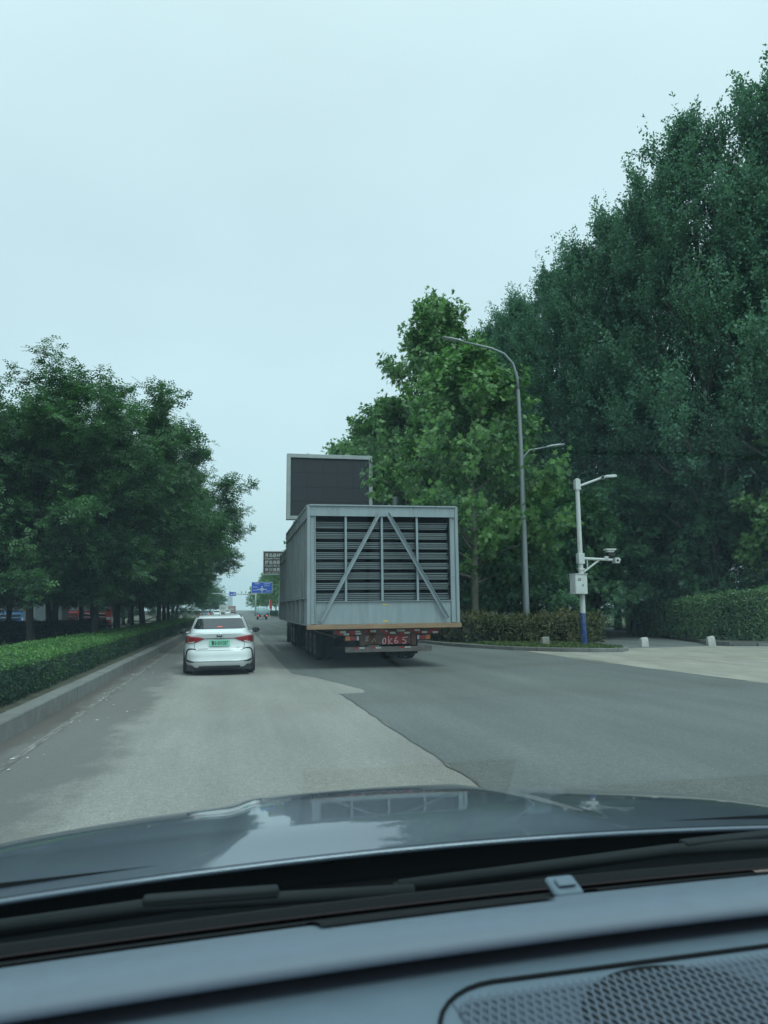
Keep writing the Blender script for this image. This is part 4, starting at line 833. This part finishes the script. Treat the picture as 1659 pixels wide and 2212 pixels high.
bc = MB().box(1.40, 1.60, -.18, .12, 3.22, 3.44).build('bullet_camera', m_pw, cp, bevel=.02); MB().cyl((1.50, -.2, 3.33), (1.50, -.16, 3.33), .045, n=12).build('camera_lens', m_blkpl, bc); MB().cyl((1.6, -.05, 3.36), (1.68, -.05, 3.36), .04, n=10).build('side_knob', m_pw, bc)
Mx = Matrix.Translation((-.2, -.16, 2.4)) @ Matrix.Rotation(R(18), 4, 'Z')
cb = MB().box(-.31, .31, -.16, .16, -.38, .38, Mx).build('cabinet', m_pw, cp, bevel=.012); MB().box(-.33, .33, -.19, .18, .382, .41, Mx).build('cabinet_roof', m_pw, cb, bevel=.008)
MB().box(-.28, .10, -.168, -.161, -.34, .34, Mx).build('cabinet_door', m_pw, cb, bevel=.004); MB().box(.045, .075, -.185, -.169, -.08, .0, Mx).build('door_lock', m_blkpl, cb)
lbm = MB()
for q in range(3): lbm.box(-.2 + .02 * q, -.02, -.1705, -.1685, .13 + q * .04, .15 + q * .04, Mx)
lbm.build('cabinet_print', m_ink, cb)
for x, y, z, rz, tl, mt, l in ((12.0, 28.6, .1, .2, .0, m_stone2, 'small weathered stone stub on the grass left of the camera pole'), (16.55, 29.2, .0, .1, -.02, m_stone, 'short white stone bollard on the left side of the path mouth'), (19.8, 29.5, .0, -.1, -.10, m_stone, 'short white stone bollard leaning beside the tall hedge')):
    b_ = MB(); s = .17; b_.add([(-s, -.1, -.1), (s, -.1, -.1), (s, .1, -.1), (-s, .1, -.1), (-s * .92, -.09, .30), (s * .92, -.09, .34), (s * .92, .09, .34), (-s * .92, .09, .30), (-s * .75, -.05, .37), (s * .75, -.05, .39), (s * .75, .05, .39), (-s * .75, .05, .37)],
              [(0, 1, 5, 4), (1, 2, 6, 5), (2, 3, 7, 6), (3, 0, 4, 7), (4, 5, 9, 8), (5, 6, 10, 9), (6, 7, 11, 10), (7, 4, 8, 11), (8, 9, 10, 11)])
    tag(b_.build('stone_bollard', mt, None, loc=(x, y, z), rot=(0, tl, rz), bevel=.012), l, 'bollard')

# ---------------------------------------------------------------- other vehicles
def parked_truck(label, x, y, rz, col, sc=1.0, box=None, boxl=5, boxcol=(.3, .32, .33), defl=None):
    o = empty('parked_truck', (x, y, 0), rz, label, 'truck'); o.scale = (sc,) * 3
    paint = pm('truck_paint', col, .4, var=.08, coat=.6); cb_ = MB(); W = 1.1
    cb_.add([(s * W * a, b, c_) for (b, c_, a) in ((0, .55, 1), (-.02, 1.25, 1), (.28, 2.25, .95), (.45, 2.42, .9), (1.7, 2.42, .9), (1.7, .55, 1)) for s in (-1, 1)], [(0, 1, 3, 2), (2, 3, 5, 4), (4, 5, 7, 6), (6, 7, 9, 8), (8, 9, 11, 10), (10, 11, 1, 0), (0, 2, 4, 6, 8, 10), (1, 3, 5, 7, 9, 11)])
    cbo = cb_.build('cab', paint, o, bevel=.05, seg=3)
    MB().add([(-.98, -.03, 1.36), (.98, -.03, 1.36), (.92, .225, 2.16), (-.92, .225, 2.16)], [(0, 1, 2, 3)]).build('windscreen', m_glass, cbo, solid=.01)
    for s in (-1, 1):
        MB().add([(s * 1.112, .3, 1.35), (s * 1.112, 1.1, 1.35), (s * 1.06, 1.1, 2.15), (s * 1.06, .42, 2.15)], [(0, 1, 2, 3)]).build('side_window', m_glass, cbo, solid=.01)
        MB().box(s * .92 - .14, s * .92 + .14, -.05, .02, .72, .9).build('headlight', m_lwht, cbo, bevel=.02); MB().box(*sorted((s * 1.2, s * 1.36)), .1, .18, 1.5, 2.05).build('mirror', m_blkpl, cbo, bevel=.02)
        for yy in (1.0, 3.2 + boxl * .5): wheel(o, s * 1.08, yy, .42, .25, s)
    for k in range(4): MB().box(-.7, .7, -.045, -.022, .78 + k * .12, .84 + k * .12).build('grille_bar', m_chrome if k % 2 else m_blkpl, cbo)
    MB().box(-1.12, 1.12, -.12, .1, .38, .62).build('bumper', paint, cbo, bevel=.03)
    if defl: MB().add([(-.85, .45, 2.43), (.85, .45, 2.43), (.8, 1.5, 3.05), (-.8, 1.5, 3.05), (-.85, 1.65, 2.43), (.85, 1.65, 2.43)], [(0, 1, 2, 3), (3, 2, 5, 4), (0, 3, 4), (1, 5, 2), (0, 4, 5, 1)]).build('roof_deflector', pm('deflector_paint', defl, .4, var=.08), cbo, bevel=.03)
    MB().box(-.45, .45, .2, 2 + boxl, .5, .72).build('chassis', m_chas, o)
    if box: MB().box(-1.15, 1.15, 1.95, 2 + boxl, .9, box).build('cargo_box', pm('cargo_box_paint', boxcol, .5, var=.1), o, bevel=.03)
    return o
parked_truck('blue parked truck cab behind the left trees', -16.9, 64.5, R(6), (.05, .17, .40), 1.15, 2.9, 5, (.35, .4, .45), (.06, .22, .62))
parked_truck('red parked truck with dark grille, right one behind the left trees', -10.7, 65, R(4), (.50, .06, .04), 1.15, 2.7, 5, (.45, .08, .05), (.5, .09, .05))
parked_truck('red and white parked truck partly hidden left of the red one', -13.0, 70, R(5), (.46, .07, .06), 1.15, 2.9, 5, (.5, .52, .5))
gb = empty('cargo_trailer', (-14.3, 62.5, 0), 0, 'plain grey box trailer parked between the blue and red trucks', 'trailer')
MB().box(-1.1, 1.65, 0, 2.4, .75, 2.55).build('cargo_box', pm('grey_box_paint', (.15, .18, .19), .6, var=.12), gb, bevel=.03); MB().box(-.95, 1.5, .05, 2.3, .55, .74).build('chassis', m_chas, gb)
for y in (.7, 1.8):
    for s in (0, 1): wheel(gb, (-1.05, 1.6)[s], y, .42, .25, (-1, 1)[s])
for k in range(3): MB().box(-.3 + k * .9 - .012, -.3 + k * .9 + .012, -.02, .01, .8, 2.5).build('door_bar', m_frame, gb)

va = empty('tarped_pickup', (4.75, 124, 0), 0, 'small cargo pickup with pale blue tarp and lit tail lamps far ahead', 'van')
rg = np.random.default_rng(3); rows = []
for k, (z, w_, d) in enumerate(((.72, .82, .02), (.9, .98, -.05), (1.2, 1.05, -.1), (1.55, 1.0, -.06), (1.85, .86, .05), (2.0, .66, .25), (2.04, .3, .6))):
    rows.append([(x_ + rg.normal(0, .02), y_ + rg.normal(0, .03), z + rg.normal(0, .025)) for x_, y_, _ in ring(z, d, w_, 2.6, 4.0, 40, False)])
loft(rows).build('tarpaulin', pm('pale_blue_tarp', (.36, .50, .52), .6, var=.2, scale=3, bump=.8, bscale=4), va, True)
bed = MB().box(-.8, .8, .06, 2.7, .42, .74).build('cargo_bed', m_chas, va, bevel=.02)
for s in (-1, 1):
    MB().box(*sorted((s * .78, s * .56)), .03, .058, .52, .66).build('tail_lamp', m_lit, va)
    for y in (.7, 3.5): wheel(va, s * .78, y, .3, .2, s)
MB().box(-.2, .2, .03, .058, .5, .64).build('number_plate', m_twht, va); MB().box(-.78, .78, 2.75, 4.4, .4, 1.85).build('cab', pm('pickup_paint', (.4, .45, .47), .4, coat=.5), va, bevel=.12, seg=3)
def far_vehicle(name, label, cat, x, y, W, L, Hh, col, kind, lights=False):
    o = empty(name, (x, y, 0), 0, label, cat); p = pm('far_paint', col, .45, var=.06, coat=.4)
    if kind == 'car':
        loft([ring(z, a, w_ * W / 2, L - a, 5, 32, False) for z, a, w_ in ((.22, .1, .92), (.45, 0, 1), (.8, .05, 1), (.95, .2, .94))]).build('body', p, o, True, angle=50)
        loft([ring(z, a, w_ * W / 2, L - b, 6, 32, False) for z, a, b, w_ in ((.94, .4, 1.1, .86), (Hh - .12, .95, 1.9, .7), (Hh - .02, 1.3, 2.2, .6))]).build('roof', p, o, True, angle=50)
        MB().add([(-W * .35, .52, 1.0), (W * .35, .52, 1.0), (W * .29, .9, Hh - .16), (-W * .29, .9, Hh - .16)], [(0, 1, 2, 3)]).build('rear_window', m_glass, o, solid=.08)
    else:
        MB().box(-W / 2, W / 2, 0, L * .72, .75, Hh).build('cargo_box', p, o, bevel=.06); MB().box(-W / 2 + .05, W / 2 - .05, L * .75, L, .5, Hh * .8).build('cab', p, o, bevel=.1)
        MB().box(-W * .22, W * .22, -.012, -.003, Hh * .55, Hh * .75).build('rear_panel', m_glass if kind == 'bus' else m_frame, o); MB().box(-W / 2 + .05, W / 2 - .05, .05, L, .45, .74).build('chassis', m_chas, o)
    for s in (-1, 1):
        MB().box(*sorted((s * W * .46, s * W * .32)), -.03, .1 if kind == 'car' else .0, .72, .86).build('tail_lamp', m_lit if lights else m_tail, o)
        for yy in (L * .2, L * .8): wheel(o, s * W * .48, yy, .32, .2, s)
    return o
far_vehicle('blue_car', 'bluish car with lit brake lamps just above the white sedan roof', 'car', -5.0, 150, 1.8, 4.4, 1.5, (.12, .2, .3), 'car', True)
far_vehicle('white_car', 'white far car beside the bluish one over the sedan roof', 'car', -3.1, 165, 1.8, 4.5, 1.5, (.7, .72, .72), 'car')
far_vehicle('box_truck', 'white box lorry far off on the hazy road', 'truck', -2.6, 235, 2.3, 7, 3.0, (.55, .56, .53), 'box')
far_vehicle('white_van', 'far white car between the white and the brownish lorry', 'car', -1.2, 225, 1.85, 4.4, 1.55, (.7, .72, .72), 'car')
far_vehicle('lorry', 'brownish white lorry far off on the hazy road', 'truck', .0, 240, 2.3, 7, 2.7, (.32, .22, .2), 'box')
far_vehicle('parked_car', 'white car parked beyond the tarped pickup on the right', 'car', 10.8, 138, 1.8, 4.4, 1.5, (.66, .68, .68), 'car')
py = empty('sign_pylon', (8.9, 152, 0), 0, 'tall white pylon sign just right of the tarped pickup', 'sign'); MB().box(0, .55, 0, .3, 0, 4.2).box(.65, 1.15, 0, .3, 0, 4.4).build('panel', m_sw, py, bevel=.03); MB().box(.72, 1.08, -.01, -.003, .6, 3.9).build('print', m_sbl, py)
for k in range(5): MB().box(.1, .45, -.01, -.003, 1.0 + k * .6, 1.35 + k * .6).build('print', m_frame, py)
rs = empty('red_banner', (6.6, 140, 0), 0, 'narrow red banner on a pole behind the tarped pickup', 'banner'); MB().cyl((0, 0, 0), (0, 0, 3.4), .05, n=8).build('pole', m_pw, rs); MB().box(.02, .42, -.02, .02, 1.7, 3.3).build('cloth', m_tred, rs)
rd = empty('round_sign', (10.9, 118, 0), 0, 'round no-entry style roadside sign on a grey post near the brown sign', 'sign'); MB().cyl((0, 0, 0), (0, 0, 3.6), .05, n=8).build('post', m_pole, rd)
for z in (2.6, 3.3): MB().lathe([(-.02, .32), (.02, .32)], 20, 'y', (0, -.08, z)).build('disc', m_sw, rd)
for x, y, W, Hh in ((-15, 1290, 4.5, 26), (-3.5, 1320, 4.5, 24)):
    o = empty('tower_block', (x, y, 0), 0, 'faint grey tower block in the haze over the far road' if x < -10 else 'faint shorter tower block in the haze, right one', 'building')
    MB().box(-W, W, 0, 18, 0, Hh).build('wall', pm('tower_wall', (.5, .54, .56), .8, var=.05), o); MB().box(-W * .5, W * .5, 4, 14, Hh, Hh + 4).build('plant_room', m_frame, o)  # wall colour paled towards the haze

# ---------------------------------------------------------------- the car the photograph is taken from
m_hood = pm('slate_metallic_paint', (.13, .165, .215), .32, .3, var=.03, scale=3, coat=1)
m_dash = pm('dash_soft_plastic', (.145, .185, .235), .5, var=.05, scale=30, bump=.12, bscale=900)
m_pad = pm('dash_pad_plastic', (.135, .185, .235), .6, var=.04, scale=30, bump=.12, bscale=900)
m_cowl = pm('cowl_black_plastic', (.006, .008, .010), .7, var=.2, scale=6, spec=.2); m_wip = pm('wiper_black', (.022, .027, .03), .65, var=.1, spec=.2)
m_liner = pm('roof_lining', (.25, .25, .25), .9, var=.05)
m_ws = bpy.data.materials.new('windscreen_glass'); m_ws.use_nodes = True; t_ = m_ws.node_tree; t_.nodes.clear()
N_ = t_.nodes.new
lw = N_('ShaderNodeLayerWeight'); lw.inputs[0].default_value = .5
pw = N_('ShaderNodeMath'); pw.operation = 'POWER'; pw.inputs[1].default_value = 5
ml = N_('ShaderNodeMath'); ml.operation = 'MULTIPLY_ADD'; ml.inputs[1].default_value = .85; ml.inputs[2].default_value = .05
tb_ = N_('ShaderNodeBsdfTransparent'); tb_.inputs[0].default_value = (.69, .945, .965, 1)
gl_ = N_('ShaderNodeBsdfGlossy'); gl_.inputs['Roughness'].default_value = .015
mx_ = N_('ShaderNodeMixShader'); ou_ = N_('ShaderNodeOutputMaterial')
t_.links.new(lw.outputs['Facing'], pw.inputs[0]); t_.links.new(pw.outputs[0], ml.inputs[0]); t_.links.new(ml.outputs[0], mx_.inputs[0])
t_.links.new(tb_.outputs[0], mx_.inputs[1]); t_.links.new(gl_.outputs[0], mx_.inputs[2]); t_.links.new(mx_.outputs[0], ou_.inputs[0])
oc = empty('own_car', (.74 * .57, .028, 1.6 * .26 + .010), R(4), 'slate grey car seen from its driver seat, bonnet, windscreen base and dashboard', 'car'); oc.scale = (.74, .74, .74)
def sm(a, b, x): t = min(1, max(0, (x - a) / (b - a))); return t * t * (3 - 2 * t)
def hood_z(x, s):
    ax = abs(x)
    z = 1.082 - .03 * s - .075 * s * s - .30 * max(0, s - .82) ** 1.6
    z -= .022 * ax ** 2 + .16 * max(0, ax - .95) ** 1.7
    z += .016 * (1 - sm(.30 + .10 * (1 - s), .40 + .10 * (1 - s), ax)) * sm(0, .25, s)
    return z
rows = []
for s in np.linspace(0, 1.12, 29):
    rows.append([(x, 1.655 - .05 * x * x + s * (.98 - .13 * x * x - .02 * x ** 4), hood_z(x, s)) for x in np.linspace(-1.31, 1.31, 81)])
MB().grid(rows).build('bonnet', m_hood, oc, True, sub=1)
MB().tube([(x, 1.648 - .05 * x * x, hood_z(x, 0) - .006) for x in np.linspace(-1.28, 1.28, 51)], .0065, 8).build('bonnet_rear_lip', m_hood, oc, True)
MB().box(-1.22, 1.22, .95, 2.3, -.3, .80).build('front_body', m_cowl, oc, bevel=.1)
def lofted(name, prof, mat, x0=-1.14, x1=1.14, n=33, cv=.05, parent=oc, **k):
    return MB().grid([[(x, y - cv * x * x, z) for x in np.linspace(x0, x1, n)] for y, z in prof]).build(name, mat, parent, True, **k)
lofted('cowl', [(1.72, 1.072), (1.70, 1.0), (1.66, .99), (1.60, 1.0), (1.54, 1.025), (1.48, 1.035), (1.42, 1.055), (1.345, 1.078)], m_cowl, -1.24, 1.24)
lofted('windscreen_seal', [(1.375, 1.078), (1.36, 1.094), (1.34, 1.098), (1.325, 1.09)], m_cowl)
for x0, x1, y0, y1 in ((-1.1, -.12, 1.53, 1.47), (-.14, 1.1, 1.50, 1.54)):
    wi = MB().tube([(x0, y0 - .05 * x0 * x0, 1.058), ((x0 + x1) / 2, (y0 + y1) / 2, 1.066), (x1, y1 - .05 * x1 * x1, 1.058)], [.011, .013, .011], 8).build('wiper', m_wip, oc, True)
    xm = x0 + (x1 - x0) * .62; ym = y0 + (y1 - y0) * .62
    MB().cbox((xm, ym + .002, 1.074), (.24, .03, .018), Matrix.Rotation(math.atan2(y1 - y0, x1 - x0), 3, 'Z')).build('blade_holder', m_wip, wi, bevel=.006)
    MB().tube([(x0, y0 - .05 * x0 * x0 + .03, 1.04), (xm, ym + .02, 1.06)], [.014, .011], 8).build('wiper_arm', m_wip, wi, True)
ws = MB()
rows = []
for k in np.linspace(0, 1, 9):
    hw_ = 1.14 - .2 * k
    rows.append([(x, 1.352 - 1.22 * k - .05 * x * x, 1.096 + .80 * k + .035 * math.sin(math.pi * k)) for x in np.linspace(-hw_, hw_, 21)])
ws.grid(rows).build('windscreen', m_ws, oc, True)
for s in (-1, 1): MB().tube([(s * 1.17, 1.30, 1.06), (s * 1.08, .75, 1.48), (s * .97, .07, 1.92)], [.05, .045, .045], 10).build('screen_pillar', m_cowl, oc, True)
MB().box(-1.0, 1.0, -2.2, .08, 1.93, 1.98).build('roof', m_liner, oc, bevel=.03)
da = lofted('dashboard', [(1.335, 1.075), (1.27, 1.095), (1.20, 1.122), (1.15, 1.142), (1.10, 1.158), (1.06, 1.167), (1.03, 1.170), (1.01, 1.166), (.998, 1.157), (.995, 1.148), (1.0, 1.141), (1.02, 1.137), (1.10, 1.135)], m_dash, sub=1)
lofted('dash_pad', [(1.17, 1.10), (1.10, 1.116), (1.0, 1.118), (.85, 1.108), (.70, 1.085), (.62, 1.04), (.60, .9), (.62, .6), (.64, .12)], m_pad, sub=1, parent=da)
lofted('defroster_slot', [(1.225, 1.1145), (1.20, 1.1265), (1.15, 1.1465), (1.10, 1.1625), (1.085, 1.164)], m_cowl, -.37, -.02, 9, parent=da)
lofted('defroster_slot', [(1.225, 1.115), (1.20, 1.127), (1.165, 1.1405), (1.155, 1.142)], m_cowl, .09, 1.12, 15, parent=da)
lofted('dash_groove', [(1.262, 1.0995), (1.245, 1.107), (1.235, 1.1105)], m_cowl, -1.12, 1.12, 31, parent=da)
MB().grid([[(x, y - .05 * x * x, float(np.interp(y, [1.06, 1.10, 1.15, 1.20, 1.27, 1.335], [1.167, 1.158, 1.142, 1.122, 1.095, 1.075])) + .0035) for x in np.linspace(-1.13, 1.13, 33)
            for y in [1.33 - k * (1.33 - 1.185 + .03 * (x + .4))]] for k in np.linspace(0, 1, 8)]).build('windscreen_shelf', m_cowl, da, True)
pod = MB().cbox((.035, 1.165, 1.148), (.05, .045, .014), Matrix.Rotation(R(18), 3, 'X')).build('sun_sensor_pod', m_pad, oc, bevel=.012, seg=4); MB().cbox((.035, 1.160, 1.158), (.03, .02, .004), Matrix.Rotation(R(18), 3, 'X')).build('sensor_cap', m_pad, pod, bevel=.003)
# unseen cabin added to darken windscreen reflections: footwell, seats, door cards, rear bulkhead
m_cab = pm('cabin_trim', (.03, .032, .035), .8, var=.1)
MB().box(-1.13, 1.13, -2.2, .9, .08, .14).build('floor', m_cab, oc)
MB().box(-1.1, 1.1, -2.25, -2.2, .1, 1.5).build('rear_bulkhead', m_cab, oc)
for s in (-1, 1):
    MB().box(*sorted((s * 1.14, s * 1.2)), -2.2, 1.2, .0, 1.14).build('door_card', m_cab, oc, bevel=.02)
    MB().box(s * .55 - .36, s * .55 + .36, -.85, -.1, .2, .62).build('seat', m_cab, oc, bevel=.08); MB().box(s * .55 - .34, s * .55 + .34, -1.12, -.86, .45, 1.42).build('backrest', m_cab, oc, bevel=.1)
# loudspeaker panel: recessed frame line, backing and a woven lattice
def padz(y): return float(np.interp(y, [.62, .70, .85, 1.0, 1.10], [1.04, 1.085, 1.108, 1.118, 1.116]))
sx0, sx1, sy0, sy1, sr = -.27, .62, .66, .972, .10
def rrect(x0, x1, y0, y1, r_, n=8):
    P = []
    for cx_, cy_, a in ((x1 - r_, y1 - r_, 0), (x0 + r_, y1 - r_, 90), (x0 + r_, y0 + r_, 180), (x1 - r_, y0 + r_, 270)):
        P += [(cx_ + r_ * math.cos(R(a + 90 * i / n)), cy_ + r_ * math.sin(R(a + 90 * i / n))) for i in range(n + 1)]
    return P
fr = rrect(sx0, sx1, sy0, sy1, sr); MB().tube([(x, y - .05 * x * x, padz(y) + .0015) for x, y in fr + fr[:1]], .0028, 6).build('speaker_seam', m_cowl, da, True)
bx0, bx1, by0, by1 = sx0 + .035, sx1 - .03, sy0 + .02, sy1 - .03
m_back = pm('speaker_backing', (.12, .16, .205), .7, var=.05); m_lat = pm('speaker_mesh', (.145, .185, .235), .5, var=.05)
nb = 12; MB().grid([[(x, y - .05 * x * x, padz(y) + .0012) for x in np.linspace(bx0, bx1, 12)] for y in np.linspace(by0, by1, nb)]).build('speaker_backing', m_back, da)
scx, scy = .03, .825
dk = MB(); dk.grid([[(scx + q * .14 * math.cos(t), scy + q * .13 * math.sin(t) - .05 * scx ** 2, padz(scy + q * .13 * math.sin(t)) + .0035) for t in np.linspace(0, 2 * math.pi, 41)] for q in (.001, .2, .4, .6, .8, 1)]); dk.build('speaker_cone', m_cowl, da)
lat = MB(); pit = .0085; rr_ = .03
def inside(x, y):
    if not (bx0 < x < bx1 and by0 < y < by1): return False
    for cx_, cy_ in ((bx0 + rr_, by1 - rr_), (bx1 - rr_, by1 - rr_)):
        if (x - cx_) * (-1 if cx_ < (bx0 + bx1) / 2 else 1) > 0 and y > cy_ and (x - cx_) ** 2 + (y - cy_) ** 2 > rr_ ** 2: return False
    return True
for sgn in (-1, 1):
    for k in range(-60, 130):
        run = []
        for q in np.linspace(0, .40, 81):
            x = bx0 + k * pit * 1.35 + sgn * q * .40; y = by0 + q
            if inside(x, y): run.append((x, y))
            elif run: break
        if len(run) > 2: lat.tube([(x, y - .05 * x * x, padz(y) + .0065) for x, y in (run[0], run[len(run) // 2], run[-1])], .0015, 4, cap=False)
tag(lat.build('speaker_lattice', m_lat, da), kind='stuff')

# ---------------------------------------------------------------- air
hz = MB().box(-800, 800, -200, 1400, -1.2, 52).build('haze', None); hz.data.materials.clear()
m_hz = bpy.data.materials.new('haze_air'); m_hz.use_nodes = True; th = m_hz.node_tree; th.nodes.clear()
vo_ = th.nodes.new('ShaderNodeVolumePrincipled'); vo_.inputs['Density'].default_value = .00036; vo_.inputs['Color'].default_value = (.64, .87, 1.0, 1); vo_.inputs['Anisotropy'].default_value = .3
oh = th.nodes.new('ShaderNodeOutputMaterial'); th.links.new(vo_.outputs[0], oh.inputs['Volume'])
hz.data.materials.append(m_hz); tag(hz, kind='stuff')
